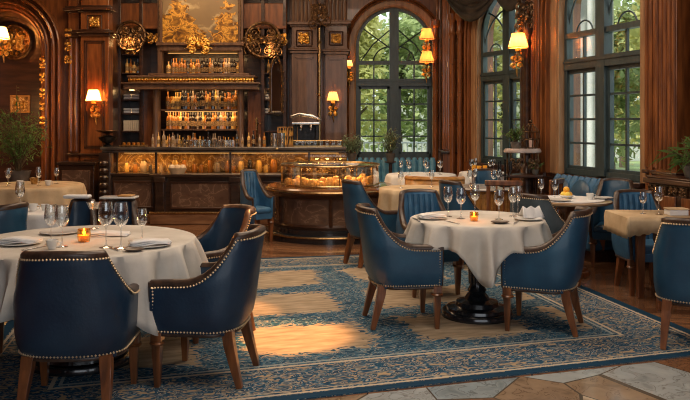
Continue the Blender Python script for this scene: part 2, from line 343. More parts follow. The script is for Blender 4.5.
# rug corners on the floor
FL, FR, BR, BL = (-2.10, 3.55), (2.63, 5.01), (1.79, 8.96), (-3.05, 7.95)
fl = MB().prism(OUT, -.1, 0).build('floor', floor_mat(), smooth=False, kind='structure')
st = stone_mat()
MB().prism([(-3.2, -2.9), (6.6, -2.9), (4.95, 3.9), (4.6, 5.45), (2.9, 5.05), (-2.2, 3.5), (-3.2, 3.2)], 0, .004).build('floor.001', st, smooth=False, kind='structure')
MB().prism(OUT, CEIL, CEIL+.1).build('ceiling', PLASTER, smooth=False, kind='structure')
MB().box(-7.2, -7, -3, 12.4, 0, CEIL).build('wall_left', WOOD, smooth=False, kind='structure')
MB().box(-7.2, 7.0, -3.2, -3, 0, CEIL).build('wall_front', WOOD, smooth=False, kind='structure')

def frame_mat(o, d):
    """local x runs along the wall to the right seen from inside, local y goes out of the room"""
    ang = atan2(d[1], d[0]); return (o[0], o[1], 0), ang
def arch_pts(cx, R, zs, n=18, a0=pi, a1=0): return [(cx+R*cos(a0+(a1-a0)*i/n), zs+R*sin(a0+(a1-a0)*i/n)) for i in range(n+1)]
def arch_wall(name, x0, x1, cx, hw, z0, zs, top, th, m, loc, rz, base=0):
    mb = MB()
    mb.box(x0, cx-hw, 0, th, base, top); mb.box(cx+hw, x1, 0, th, base, top)
    if z0 > base: mb.box(cx-hw, cx+hw, 0, th, base, z0)
    A = arch_pts(cx, hw, zs)
    for i in range(len(A)-1): mb.prism([A[i], A[i+1], (A[i+1][0], top), (A[i][0], top)], 0, th, 'y')
    o = mb.build(name, m, smooth=False, kind='structure'); o.location = loc; o.rotation_euler = (0, 0, rz); return o
def arch_trim(mb, cx, z0, zs, prof, closed=True, n=24):
    """prof: list of (outward radius, y) forming a closed profile"""
    path = []
    rows = []
    R = lambda r: [(cx-r, z0)]+[(cx-r, z0+(zs-z0)*.5)]+arch_pts(cx, r, zs, n)+[(cx+r, z0+(zs-z0)*.5), (cx+r, z0)]
    cols = [[(q[0], y, q[1]) for q in R(r)] for r, y in prof]
    cols.append(cols[0]); P = [[cols[j][i] for j in range(len(cols))] for i in range(len(cols[0]))]
    mb.grid(P)
TRIM = [0]
def window(idx, cx, hw, z0, zs, gothic, loc, rz, depth=.07):
    root = struct('window_%d' % idx, loc, rz)
    y0, y1 = depth, depth+.07
    fr = MB(); g = .045
    arch_trim(fr, cx, z0, zs, [(hw, y0-.02), (hw, y1), (hw-.06, y1), (hw-.06, y0-.02)])
    fr.box(cx-hw+.03, cx+hw-.03, y0-.02, y1, z0, z0+.07)
    fr.box(cx-.085, cx+.085, y0-.05, y1, z0+.02, zs+hw*.97)          # centre mullion
    zt = 2.27; fr.box(cx-hw+.03, cx+hw-.03, y0-.045, y1, zt-.07, zt+.07)
    fr.box(cx-hw+.03, cx+hw-.03, y0-.06, y1, zt+.015, zt+.04)
    za = 2.64; fr.box(cx-hw+.03, cx+hw-.03, y0-.03, y1, za-.035, za+.035)
    for sg in (-1, 1):
        xa, xb = sorted((cx+sg*.085, cx+sg*(hw-.05)))
        fr.box(xa, xb, y0, y1-.01, z0+.07, z0+.11); fr.box(xa, xb, y0, y1-.01, zt-.12, zt-.07)
        fr.box(xa, xa+.045, y0, y1-.01, z0+.07, zt-.07); fr.box(xb-.045, xb, y0, y1-.01, z0+.07, zt-.07)
    mu = MB(); my0, my1 = y0+.01, y0+.045
    for sg in (-1, 1):
        xa, xb = sorted((cx+sg*.085, cx+sg*(hw-.05))); xm = (xa+xb)/2
        mu.box(xm-.014, xm+.014, my0, my1, z0+.07, zt-.07); mu.box(xm-.014, xm+.014, my0, my1, zt+.07, za)
        nr = 4
        for k in range(1, nr): zz = z0+.1+(zt-.1-z0-.1)*k/nr; mu.box(xa, xb, my0, my1, zz-.013, zz+.013)
        # tracery
        ym = (my0+my1)/2; top = zs+hw
        def arc(c, r, a0, a1, n=14, rad=.014):
            pts = []
            for i in range(n+1):
                a = a0+(a1-a0)*i/n; x = c[0]+r*cos(a); z = c[1]+r*sin(a)
                if (abs(x-cx) < .05) or z < za: continue
                if z > zs and (x-cx)**2+(z-zs)**2 > (hw-.03)**2: continue
                pts.append((x, ym, z))
            if len(pts) > 1: mu.tube(pts, rad, 6)
        if gothic:
            arc((cx+sg*hw*1.05, za), hw*.98, pi/2+(0 if sg > 0 else 0), pi if sg > 0 else 0, 18)
            arc((cx+sg*hw*.0, za), hw*.96, 0 if sg > 0 else pi, pi/2, 18)
            arc((cx+sg*hw*.52, za), hw*.22, 0, pi, 12, .011)
        else:
            arc((cx+sg*hw*.12+sg*.0, za), hw*.42, 0 if sg > 0 else pi, pi/2, 12)
            mu.tube([(cx+sg*.07, ym, za+hw*.38), (cx+sg*hw*.93*cos(.45), ym, zs+hw*.93*sin(.55))], .014, 6)
            mu.tube([(cx+sg*hw*.12, ym, za+hw*.85), (cx+sg*hw*.55, ym, za+hw*.48), (cx+sg*hw*.86, ym, za+.04)], .014, 6)
    fr.build('window_frame', FRAME, root, smooth=True, ang=30)
    mu.build('muntin', FRAME, root)
    pg = MB()
    A = [(cx-hw+.04, z0+.05)]+arch_pts(cx, hw-.04, zs, 18)+[(cx+hw-.04, z0+.05)]
    pg.prism(A, y0+.025, y0+.031, 'y'); pg.build('window_pane', PANE, root, smooth=False)
    sl = MB(); sl.box(cx-hw-.06, cx+hw+.06, -.09, depth+.02, z0-.06, z0); sl.build('window_sill', WOODD, root, bevel=.01)
    return root
def surround(cx, hw, z0, zs, loc, rz, m, mlight, wide=.22):
    TRIM[0] += 1; root = struct('trim_%d' % TRIM[0], loc, rz)
    mb = MB(); arch_trim(mb, cx, z0, zs, [(hw-.005, .19), (hw-.005, .005), (hw+.005, -.005), (hw+.03, -.005), (hw+.03, .005)]); mb.build('reveal', mlight, root)
    mb = MB(); w = wide
    for a, b2, p in ((.0, .03, .03), (.03, w*.62, .045)):
        arch_trim(mb, cx, z0, zs, [(hw+a, .02), (hw+a, -p), (hw+(a+b2)/2, -p-.006), (hw+b2, -p), (hw+b2, .02)])
    mb.build('inner_architrave', mlight, root); mb = MB()
    for a, b2, p in ((w*.62, w*.74, .10), (w*.74, w*.86, .07), (w*.86, w, .12)):
        arch_trim(mb, cx, z0, zs, [(hw+a, .02), (hw+a, -p), (hw+(a+b2)/2, -p-.012), (hw+b2, -p), (hw+b2, .02)])
    mb.build('architrave', m, root); return root
# window walls
Z0, ZS, HW = .86, 2.95, .72
# back wall with window 1
lb = (0, 14, 0)
arch_wall('wall_back', -4.05, 1.84, .92, HW, Z0, ZS, CEIL, .3, WOOD, lb, 0)
window(1, .92, HW, Z0, ZS, False, lb, 0)
surround(.92, HW, Z0, ZS, lb, 0, WOOD, WOODL, .20)
# right wall: direction runs towards the camera (x right seen from inside)
def wall_frame(p, q): d = (q[0]-p[0], q[1]-p[1]); return (p[0], p[1], 0), atan2(d[1], d[0]), sqrt(d[0]**2+d[1]**2)
p2a, p2b = (1.97, 13.0), (3.0, 10.72)
l2, r2, n2 = wall_frame(p2a, p2b)
c2 = sqrt((2.51-1.97)**2+(11.8-13.0)**2)
arch_wall('wall_right', 0, n2+.1, c2, HW, Z0, ZS, CEIL, .3, WOOD, l2, r2)
window(2, c2, HW, Z0, ZS, True, l2, r2); surround(c2, HW, Z0, ZS, l2, r2, WOOD, WOODL, .24)
l3, r3, n3 = wall_frame((2.65, 10.35), (6.79, -3.0))
c3 = sqrt((3.07-2.65)**2+(9.0-10.35)**2)-.05
arch_wall('wall_right.001', 0, n3, c3, HW+.07, Z0, ZS, CEIL, .3, WOOD, l3, r3)
window(3, c3, HW+.07, Z0, ZS, True, l3, r3); surround(c3, HW+.07, Z0, ZS, l3, r3, WOOD, WOODL, .30)
def seg_wall(name, p, q, m=WOOD, th=.2):
    l, r, n = wall_frame(p, q); o = MB().box(0, n, 0, th, 0, CEIL).build(name, m, smooth=False, kind='structure'); o.location = l; o.rotation_euler = (0, 0, r); return o
seg_wall('wall_back.001', (1.8, 14.0), (1.97, 13.0)); seg_wall('wall_right.002', (3.0, 10.72), (2.65, 10.35), th=.06)

# pilasters -------------------------------------------------------
def pilaster(p, w, d, z_top=CEIL, m=WOOD, rz=0, flutes=0, cap=None, rosette=True, base=True, panel=True):
    """front-centre at p, width w, projecting d; back face at local y=0"""
    TRIM[0] += 1; root = struct('trim_%d' % TRIM[0], (p[0], p[1], 0), rz)
    mb = MB(); mb.box(-w/2, w/2, -d, 0, 0, z_top)
    mb.build('shaft', m, root, bevel=.008)
    if base: b = MB(); b.box(-w/2-.03, w/2+.03, -d-.03, 0, .0, .22); b.box(-w/2-.02, w/2+.02, -d-.02, 0, .22, .27); b.box(-w/2-.025, w/2+.025, -d-.03, 0, .98, 1.02); b.build('plinth', WOODD, root, bevel=.01)
    if cap:
        z0c, z1c = cap; c = MB()
        for z, e, h in ((z0c-.05, .03, .05), (z0c, .055, .035), (z0c+.035, .02, .03), (z1c, .03, .03), (z1c+.03, .07, .05), (z1c+.08, .04, .03)):
            c.box(-w/2-e, w/2+e, -d-e, 0, z, z+h)
        c.build('capital', WOODG if m is WOODG else WOODD, root, bevel=.008)
        if rosette:
            r = MB(); hh = (z1c-z0c-.06)/2; zc = z0c+.065+(hh-.03)
            ww = min(w*.30, hh*.8)
            for a, b2 in (((-ww, -ww), (ww, -ww)), ((ww, -ww), (ww, ww)), ((ww, ww), (-ww, ww)), ((-ww, ww), (-ww, -ww))):
                r.tube([(a[0], -d-.008, zc+a[1]), (b2[0], -d-.008, zc+b2[1])], .012, 4)
            r.build('rosette_frame', WOODD, root)
            g = MB(); ornament(g, 0, zc, ww*1.5, ww*1.6, int(p[0]*100), .012, -d-.015, 6)
            for k in range(8): a = k*pi/4; g.ball((ww*.5*cos(a), -d-.012, zc+ww*.5*sin(a)), ww*.22, 6, 4)
            g.build('rosette', GOLD, root)
    if flutes:
        f = MB(); zlo = 1.05 if base else .1; zhi = (cap[0]-.08) if cap else z_top-.05
        for k in range(flutes):
            x = -w/2+w*(k+.5)/flutes; f.tube([(x, -d-.004, zlo), (x, -d-.004, zhi)], w/flutes*.36, 8)
        f.build('fluting', m, root)
    elif panel:
        f = MB(); zhi = (cap[0]-.12) if cap else z_top-.1
        for z0p, z1p in ((1.1, zhi), (.33, .92)):
            for q, t in ((.0, .018), (.035, .010)):
                a = w/2*.72-q
                f.box(-a, -a+t, -d-.012, -d+.002, z0p+q, z1p-q); f.box(a-t, a, -d-.012, -d+.002, z0p+q, z1p-q)
                f.box(-a, a, -d-.012, -d+.002, z0p+q, z0p+q+t); f.box(-a, a, -d-.012, -d+.002, z1p-q-t, z1p-q)
        f.build('panel_moulding', WOODD if m is WOOD else m, root)
    return root
# pilasters between bar and window 1
Yp = 13.3
pilaster((PX(304, Yp), 14), .46, .6, m=WOODG, cap=(PZ(50, Yp)+.0, PZ(26, Yp)))
pilaster((PX(336, Yp+.15), 14), .40, .42, m=WOODG, cap=(PZ(50, Yp), PZ(24, Yp)))
# upper fluting of these pilasters (above capitals)
for pxx, d, w in ((304, .6, .46), (336, .42, .40)):
    TRIM[0] += 1; root = struct('trim_%d' % TRIM[0], (PX(pxx, Yp), 14-d-.02, 0)); f = MB()
    for k in range(6): f.tube([(-w/2+w*(k+.5)/6, 0, 3.28), (-w/2+w*(k+.5)/6, 0, CEIL-.02)], w/6*.4, 8)
    f.build('fluting', WOODG, root)
# left pilaster with sconce + stacked side columns
Yl = 12.4
pilaster((PX(95, 12.2), Yl), .46, .22, m=WOOD, cap=(PZ(33, 12.15), PZ(12, 12.15)))
pilaster((PX(72, 12.2), Yl), .18, .12, m=WOOD, cap=(PZ(33, 12.15), PZ(12, 12.15)), rosette=False, flutes=2)
# column cluster between window 1 and window 2
pilaster((1.84, 13.98), .26, .20, m=WOOD, flutes=4, rz=radians(-12))
pilaster((1.93, 13.62), .22, .16, m=WOODD, flutes=3, rz=radians(-60))
pilaster((1.96, 13.20), .26, .2, m=WOOD, flutes=4, rz=radians(-72))
for yy, xx, rr in ((13.78, 1.66, .055), (13.0, 1.86, .05), (12.86, 1.97, .045)):
    TRIM[0] += 1; root = struct('trim_%d' % TRIM[0], (xx, yy, 0)); c = MB()
    c.lathe([(rr*1.6, 0), (rr*1.6, .3), (rr*1.1, .36), (rr, .42), (rr, 3.0), (rr*1.5, 3.06), (rr*1.1, 3.1), (rr*1.1, 3.25), (rr*1.8, 3.3), (rr*1.8, 3.4)], seg=14); c.build('shaft', WOOD, root)
    g = MB()
    for k in range(26): a = k*.9; g.ball((rr*1.05*cos(a), rr*1.05*sin(a), 1.2+k*.07), .014, 5, 4)
    g.build('gilded_twist', BRONZE, root)
# pier between window 2 and window 3
pilaster((2.70, 10.36), .30, .22, m=WOOD, flutes=4, rz=radians(-8))
pilaster((2.74, 10.30), .24, .20, m=WOOD, flutes=3, rz=radians(-66))
pilaster((2.55, 10.62), .15, .16, m=WOODD, flutes=2, rz=radians(-5), cap=(2.75, 2.95), rosette=False)
TRIM[0] += 1; root = struct('trim_%d' % TRIM[0], (2.47, 10.2, 0)); c = MB()
c.lathe([(.09, 0), (.09, .9), (.055, .95), (.045, 1.0), (.04, 2.55), (.07, 2.6), (.05, 2.66), (.09, 2.74), (.10, 2.8)], seg=14); c.build('shaft', WOODD, root)
g = MB(); ornament(g, 0, 2.95, .34, .5, 3, .016, -.05, 8); ornament(g, 0, 3.4, .5, .5, 9, .02, -.05, 8); g.build('carved_capital', BRONZE, root)
# right pilasters beyond window 3: along right wall
def on3(s, off=0):  # point on right wall .001 at distance s from its start
    a = r3; return (2.65+s*cos(a)+off*sin(a)*-1*-1*0 - off*-sin(a)*-1, 10.35+s*sin(a)-off*cos(a))
for s, w, d, fl_, mm in ((2.45, .26, .10, 4, WOOD), (2.78, .30, .22, 5, WOOD), (3.12, .22, .12, 4, WOOD), (3.40, .20, .20, 3, WOODD)):
    pilaster((2.65+s*cos(r3), 10.35+s*sin(r3)), w, d, m=mm, flutes=fl_, rz=r3)
# gilded carved frame at far right edge of wall
TRIM[0] += 1; root = struct('trim_%d' % TRIM[0], (2.65+3.72*cos(r3), 10.35+3.72*sin(r3), 0), r3); g = MB()
for k in range(7): ornament(g, 0, 1.35+k*.33, .22, .34, k, .014, -.08, 4)
g.build('carved_panel', BRONZE, root); MB().box(-.16, .16, -.05, 0, 1.1, 3.7).build('backing', WOODD, root)
# cornice + dado along the back wall
def strip(name, x0, x1, y, d, z0, z1, m): return MB().box(x0, x1, y-d, y, z0, z1).build(name, m, kind='structure', bevel=.01)
strip('trim_90', -.98, .0, 14, .06, .95, 1.02, WOODD); strip('trim_91', -1.1, 1.7, 14, .05, 0, .2, WOODD)
for nmx, p, q in (('baseboard_right', (2.65, 10.35), (6.79, -3)),):
    l, r, n = wall_frame(p, q); o = MB().box(0, n, -.04, 0, 0, .2).build(nmx, WOODD, kind='structure', bevel=.008); o.location = l; o.rotation_euler = (0, 0, r)
    o = MB().box(c3-HW-.45, 2.3, -.05, 0, .60, .80).build('trim_92', WOODD, kind='structure', bevel=.008); o.location = l; o.rotation_euler = (0, 0, r)
# arched niche on the left
ncx, nR, nzs = -5.62, .62, 2.74
arch_wall('wall_back.002', -7, -3.98, ncx, nR, 0.02, nzs, CEIL, .35, WOOD, (0, Yl, 0), 0)
MB().box(-7, -4.6, Yl+.34, Yl+.42, 0, CEIL).build('wall_back.003', WOODD, smooth=False, kind='structure')
MB().box(-4.05, -4.0, Yl+.3, 14, 0, CEIL).build('wall_left.001', WOODD, smooth=False, kind='structure')
TRIM[0] += 1; root = struct('trim_%d' % TRIM[0], (0, Yl, 0)); mb = MB()
for a, b2, p in ((.0, .05, .05), (.05, .12, .09), (.12, .15, .13), (.15, .22, .08), (.22, .26, .16), (.26, .32, .11), (.32, .35, .18)):
    arch_trim(mb, ncx, 0, nzs, [(nR+a, .02), (nR+a, -p), (nR+(a+b2)/2, -p-.015), (nR+b2, -p), (nR+b2, .02)])
mb.build('archivolt', WOOD, root)
mb = MB(); arch_trim(mb, ncx, 0, nzs, [(nR-.06, .30), (nR-.06, .12), (nR, .08), (nR, .30)]); arch_trim(mb, ncx, 0, nzs, [(nR-.13, .34), (nR-.13, .22), (nR-.06, .2), (nR-.06, .34)]); mb.build('inner_archivolt', WOODD, root)
g = MB()
for k in range(5): ornament(g, ncx+nR+.045, 1.55+k*.24, .09, .22, 40+k, .011, -.11, 4)
g.build('gilded_drop', GOLD, root)
g = MB()
for k in range(3): ornament(g, -4.52, 2.55+k*.22, .11, .22, 60+k, .012, -.15, 4)
g.build('gilded_bracket', GOLD, root)
# front-of-niche medallion and small relief
t = thing('wall_medallion', 'round gilded carved medallion inside the arched niche at far left', 'wall ornament', (PX(15, 12.7), 12.72, PZ(42, 12.7)))
m_ = MB(Matrix.Rotation(pi/2, 4, 'X')); m_.lathe([(.26, 0), (.29, .02), (.31, .05), (.28, .07), (.26, .05), (.0, .04)], seg=32); m_.build('rim', BRONZE, t)
g = MB(); ornament(g, 0, 0, .34, .34, 5, .016, -.06, 6)
for k in range(14): a = k*pi/7; g.ball((.2*cos(a), -.055, .2*sin(a)), .03, 6, 4)
g.build('relief', GOLD, t)
t = thing('framed_relief', 'small gold relief in a wooden frame below the round medallion', 'wall ornament', (PX(20, 12.7), 12.73, PZ(104, 12.7)))
f = MB(); f.box(-.17, .17, -.04, 0, -.15, -.12); f.box(-.17, .17, -.04, 0, .12, .15); f.box(-.17, -.14, -.04, 0, -.12, .12); f.box(.14, .17, -.04, 0, -.12, .12); f.build('frame', OAK, t, bevel=.005)
MB().box(-.14, .14, -.02, 0, -.12, .12).build('panel', ONYX, t); g = MB(); ornament(g, 0, -.02, .22, .14, 8, .01, -.03, 4); g.build('relief', GOLD, t)
# ================================================================ SCONCES
def sconce(loc, rz, label, shade='single', sc=1.0, energy=9, mshade=SHADE):
    t = thing('wall_sconce', label, 'wall lamp', loc, rz)
    b = MB(); b.lathe([(.0, 0), (.03, 0), (.035, .03), (.0, .04)], (0, -.02, -.12), 10)
    b.tube([(0, 0, -.14), (0, -.06, -.17), (0, -.12, -.12), (0, -.13, -.04)], .012, 8)
    b.lathe([(.02, -.09), (.045, -.06), (.03, -.03), (.012, 0)], (0, -.13, 0), 10); b.build('arm', BRASS, t)
    g = MB(); ornament(g, 0, -.20, .16, .26, int(loc[0]*31), .012, -.03, 4); g.tube([(0, -.03, -.28), (.01, -.03, -.4)], [.02, .004], 8); g.build('bracket', GOLD, t)
    s = MB(); s.lathe([(.125*sc, -.02), (.075*sc, .16*sc)], (0, -.13, 0), 20); o = s.build('lamp_shade', mshade, t)
    l = MB(); l.tube([(.125*sc*cos(k*pi/10), -.13+.125*sc*sin(k*pi/10), -.02) for k in range(20)], .006, 6, closed=True); l.build('shade_trim', BRASS, o)
    a = rz; lamp('sconce_bulb', 'POINT', (loc[0]+(.13)*sin(a), loc[1]-.13*cos(a), loc[2]+.06), energy*(.42 if energy > 50 else .3), (1, .52, .18), size=.03)
    return t
sconce((PX(96, 12.15), 12.16, PZ(100, 12.15)), 0, 'shaded gilt wall lamp on the panelled pilaster left of the bar', sc=1.0, energy=120)
sconce((PX(333, 13.5), 13.56, PZ(100, 13.5)), 0, 'pale shaded wall lamp on the pilaster between bar and arched window', sc=.9, energy=7, mshade=SHADEW)
sconce((PX(349, 13.8), 13.83, PZ(66, 13.8)), 0, 'small lamp on a dark carved bracket at the left edge of the back window', sc=.6, energy=5, mshade=SHADEW)
sconce((PX(427, 13.6), 13.76, PZ(38, 13.6)), 0, 'upper of the two stacked lamps at the right edge of the back window', sc=1.1, energy=8, mshade=SHADE)
sconce((PX(427, 13.6), 13.76, PZ(61, 13.6)), 0, 'lower of the two stacked lamps at the right edge of the back window', sc=1.1, energy=8, mshade=SHADE)
sconce((PX(519, 10.0), 10.18, PZ(46, 10.0)), 0, 'amber shaded lamp on the carved column between the two right windows', sc=1.1, energy=40)
sconce((PX(2, 12.2), 12.28, PZ(38, 12.2)), 0, 'lamp at far left edge in front of the arched niche', sc=1.1, energy=70, mshade=SHADEW)
# ================================================================ BACK BAR
t = thing('back_bar', 'tall dark wooden bar cabinet with lit shelves under a golden painting', 'cabinet', (0, 13.9, 0))
YB = 13.15   # front plane of the centre unit
lx = lambda px, Y=YB: PX(px, Y); lz = lambda py, Y=YB: PZ(py, Y)
def bb(x0, x1, yf, yb, z0, z1, mb): mb.box(x0, x1, yf-13.9, yb-13.9, z0, z1)
mb = MB(); bb(lx(118), lx(286), 13.82, 13.9, 0, 4.7, mb); mb.build('back_panel', WOODD, t)
mb = MB(); bb(lx(118), lx(286), YB-.05, 13.8, .0, .98, mb); mb.build('base_cabinet', WOODB, t, bevel=.01)
mb = MB(); bb(lx(116), lx(290), YB-.12, 13.8, .98, 1.03, mb); mb.build('back_counter', MARB, t, bevel=.008)
for px in (157, 241):
    mb = MB(); bb(lx(px)-.05, lx(px)+.05, YB-.05, YB+.06, 1.03, lz(84), mb); mb.lathe([(.07, 1.03), (.07, 1.1), (.055, 1.13), (.05, lz(90)), (.075, lz(86)), (.08, lz(84))], (lx(px), YB-.08-13.9, 0), 14); mb.build('column', WOODG, t, bevel=.006)
for px in (160, 241):
    mb = MB(); bb(lx(px)-.04, lx(px)+.04, YB-.02, YB+.1, lz(74), 4.6, mb); bb(lx(px)-.06, lx(px)+.06, YB-.05, YB+.1, lz(46), lz(42), mb); mb.build('post', WOODG, t, bevel=.006)
for px in (117, 139, 262, 284):
    mb = MB(); bb(lx(px)-.03, lx(px)+.03, YB+.12, 13.82, 1.03, 4.6, mb); mb.build('upright', WOODD, t, bevel=.006)
shelf_rows = [(lz(129), 'centre'), (lz(109), 'centre'), (lz(73.5), 'centre')]
for z, _ in shelf_rows:
    mb = MB(); bb(lx(160), lx(240), YB+.08, 13.82, z-.03, z, mb); mb.build('shelf', WOODG, t, bevel=.004)
for px0, px1 in ((118, 139), (262, 284)):
    for py in (131, 113, 99, 88, 72, 53, 27):
        mb = MB(); bb(lx(px0)+.02, lx(px1)-.02, YB+.16, 13.82, lz(py)-.025, lz(py), mb); mb.build('shelf', WOODD, t, bevel=.004)
for xa_, xb_ in ((140, 155), (246, 261)):
    mb = MB(); bb(lx(xa_), lx(xb_), YB+.22, YB+.26, 1.05, lz(84), mb); dp_ = mb.build('door_panel', WOOD, t, bevel=.006); mb = MB(); mb.ball((lx(xb_-2), YB+.2-13.9, 1.5), .015); mb.build('knob', BRASS, dp_)
# projecting ledge with lit gilt frieze
mb = MB(); bb(lx(127), lx(259), YB-.22, YB+.3, lz(90), lz(84.5), mb); bb(lx(125), lx(261), YB-.27, YB+.3, lz(84.5), lz(83), mb); bb(lx(130), lx(256), YB-.2, YB+.3, lz(78), lz(76), mb); bb(lx(150), lx(250), YB-.12, YB+.3, lz(76), lz(73.5), mb); mb.build('ledge', WOODG, t, bevel=.006)
mb = MB(); bb(lx(131), lx(255), YB-.17, YB+.2, lz(83), lz(78), mb)
for k in range(46): mb.ball((lx(132)+k*(lx(254)-lx(132))/45, YB-.18-13.9, lz(80.5)), .026, 6, 4)
mb.build('gilded_frieze', GOLD, t)
mb = MB(); bb(lx(160), lx(242), YB-.05, 13.8, lz(51), lz(46), mb); bb(lx(158), lx(244), YB-.1, 13.8, lz(46), lz(43), mb); mb.build('header', WOODG, t, bevel=.006)
mb = MB(); pass
for xa_, xb_ in ((118, 160), (241, 286)):
    mb = MB(); bb(lx(xa_), lx(xb_), YB+.1, 13.8, lz(28), lz(25), mb); bb(lx(xa_), lx(xb_), YB+.14, YB+.2, lz(25.5), lz(2), mb); mb.build('upper_panel', WOOD, t, bevel=.01)
for px, py, r in ((131, 36, .25), (263, 40, .30)):
    g = MB()
    g.tube([(lx(px)+r*cos(k*pi/16), YB-.02-13.9, lz(py)+r*sin(k*pi/16)) for k in range(32)], .028, 8, closed=True)
    ornament(g, lx(px), lz(py), r*1.6, r*1.6, px, .02, YB-.03-13.9, 6)
    for k in range(6): scroll(g, lx(px)+r*1.1*cos(k), lz(py)-r*.7*abs(sin(k)), .12, 1.3, k, 1 if k % 2 else -1, .016, YB-.03-13.9)
    g.build('carved_roundel', BRONZE, t)
for px in (125, 152, 251, 280): g = MB(); ornament(g, lx(px), lz(38), .22, .24, px+1, .016, YB+.1-13.9, 4); g.build('gilded_scroll', GOLD, t)
g = MB(); ornament(g, lx(200), lz(46), .42, .34, 77, .02, YB-.14-13.9, 6); g.ball((lx(200), YB-.16-13.9, lz(46)), .07)
for sg in (-1, 1):
    for k in range(5): a = .3+k*.5; g.tube([(lx(200), YB-.14-13.9, lz(46)), (lx(200)+sg*.26*cos(a-.6), YB-.15-13.9, lz(46)+.2*sin(a-.6)+.0)], [.03, .004], 6)
g.build('gilded_crest', GOLD, t)
for z, w0, w1 in ((lz(109)-.05, 162, 240), (lz(88)-.02, 162, 240), (lz(53)-.0, 165, 238)):
    mb = MB(); bb(lx(w0)+.03, lx(w1)-.03, YB+.1, YB+.13, z, z+.012, mb); mb.build('shelf_light', LED, t)
    lamp('shelf_glow', 'AREA', ((lx(w0)+lx(w1))/2, YB+.18, z-.02), 2.6, (1, .6, .25), (radians(35), 0, 0), 1.3, .08)
for px in (128, 273):
    for py in (90, 112): lamp('side_shelf_glow', 'POINT', (lx(px), YB+.24, lz(py)), 1.6, (1, .58, .22), size=.05)
lamp('niche_fill', 'POINT', (-5.35, 11.6, 1.75), 26, (1, .5, .16), size=.15).data.specular_factor = .05  # added light without a fixture, brightens niche and arch
lamp('crown_glow', 'POINT', (lx(128), YB-.1, lz(44)), 5, (1, .55, .2), size=.06); lamp('crown_glow.001', 'POINT', (lx(270), YB-.1, lz(52)), 5, (1, .55, .2), size=.06)
# painting (plain golden woodland and sky)
def painting_mat():
    m, nt, b = nm('landscape_canvas'); tc = N(nt, 'ShaderNodeTexCoord'); sp = N(nt, 'ShaderNodeSeparateXYZ'); L(nt, tc.outputs['Generated'], sp.inputs[0])
    def M(op, *a):
        n = N(nt, 'ShaderNodeMath', operation=op)
        for i, v in enumerate(a):
            if isinstance(v, (int, float)): n.inputs[i].default_value = v
            else: L(nt, v, n.inputs[i])
        return n.outputs[0]
    nz = N(nt, 'ShaderNodeTexNoise', i_Scale=9, i_Detail=8, i_Distortion=.8); L(nt, tc.outputs['Generated'], nz.inputs['Vector'])
    ns = N(nt, 'ShaderNodeTexNoise', i_Scale=2.2, i_Detail=7, i_Distortion=.3); L(nt, tc.outputs['Generated'], ns.inputs['Vector'])
    x, z = sp.outputs[0], sp.outputs[2]; wob = M('MULTIPLY', M('SUBTRACT', nz.outputs['Fac'], .5), .55)
    def tree(cx, w, top): return M('GREATER_THAN', M('ADD', M('SUBTRACT', M('MULTIPLY', M('SUBTRACT', top, z), w), M('ABSOLUTE', M('SUBTRACT', x, cx))), wob), .0)
    msk = M('MAXIMUM', M('MAXIMUM', tree(.20, .42, .86), tree(.84, .40, .66)), M('LESS_THAN', M('ADD', z, wob), .02))
    sky = ramp(nt, [(.3, (.22, .15, .085)), (.5, (.26, .18, .10)), (.54, (.50, .38, .22)), (.60, (.22, .15, .09)), (.75, (.10, .08, .06))]); L(nt, ns.outputs['Fac'], sky.inputs[0])
    tr = ramp(nt, [(.35, (.10, .04, .008)), (.48, (.38, .17, .02)), (.56, (.85, .45, .07)), (.64, (.20, .08, .015)), (.8, (.05, .02, .006))]); n2 = N(nt, 'ShaderNodeTexNoise', i_Scale=11, i_Detail=9, i_Distortion=1.2); L(nt, tc.outputs['Generated'], n2.inputs['Vector']); L(nt, n2.outputs['Fac'], tr.inputs[0])
    mx = N(nt, 'ShaderNodeMix', data_type='RGBA'); L(nt, msk, mx.inputs[0]); L(nt, sky.outputs[0], mx.inputs[6]); L(nt, tr.outputs[0], mx.inputs[7]); L(nt, mx.outputs[2], b.inputs['Base Color']); b.inputs['Roughness'].default_value = .35
    return m
t = thing('landscape_painting', 'large golden landscape painting of trees and sky above the bar shelves', 'painting', (lx(200), YB+.02, lz(21)))
hw_, hh_ = (lx(238)-lx(162))/2, .42
f = MB()
for a, w, p in ((0, .035, .03), (.035, .02, .05)):
    f.box(-hw_-a-w, -hw_-a, -p, .05, -hh_-a-w, hh_+.3+a+w); f.box(hw_+a, hw_+a+w, -p, .05, -hh_-a-w, hh_+.3+a+w); f.box(-hw_-a, hw_+a, -p, .05, -hh_-a-w, -hh_-a); f.box(-hw_-a, hw_+a, -p, .05, hh_+.3+a, hh_+.3+a+w)
f.build('frame', BRONZE, t, bevel=.006); MB().box(-hw_, hw_, 0, .03, -hh_, hh_+.3).build('canvas', painting_mat(), t)
lamp('picture_light', 'AREA', (lx(200), YB-.55, lz(2)+.35), 7, (1, .68, .34), (radians(28), 0, 0), 1.3, .15)
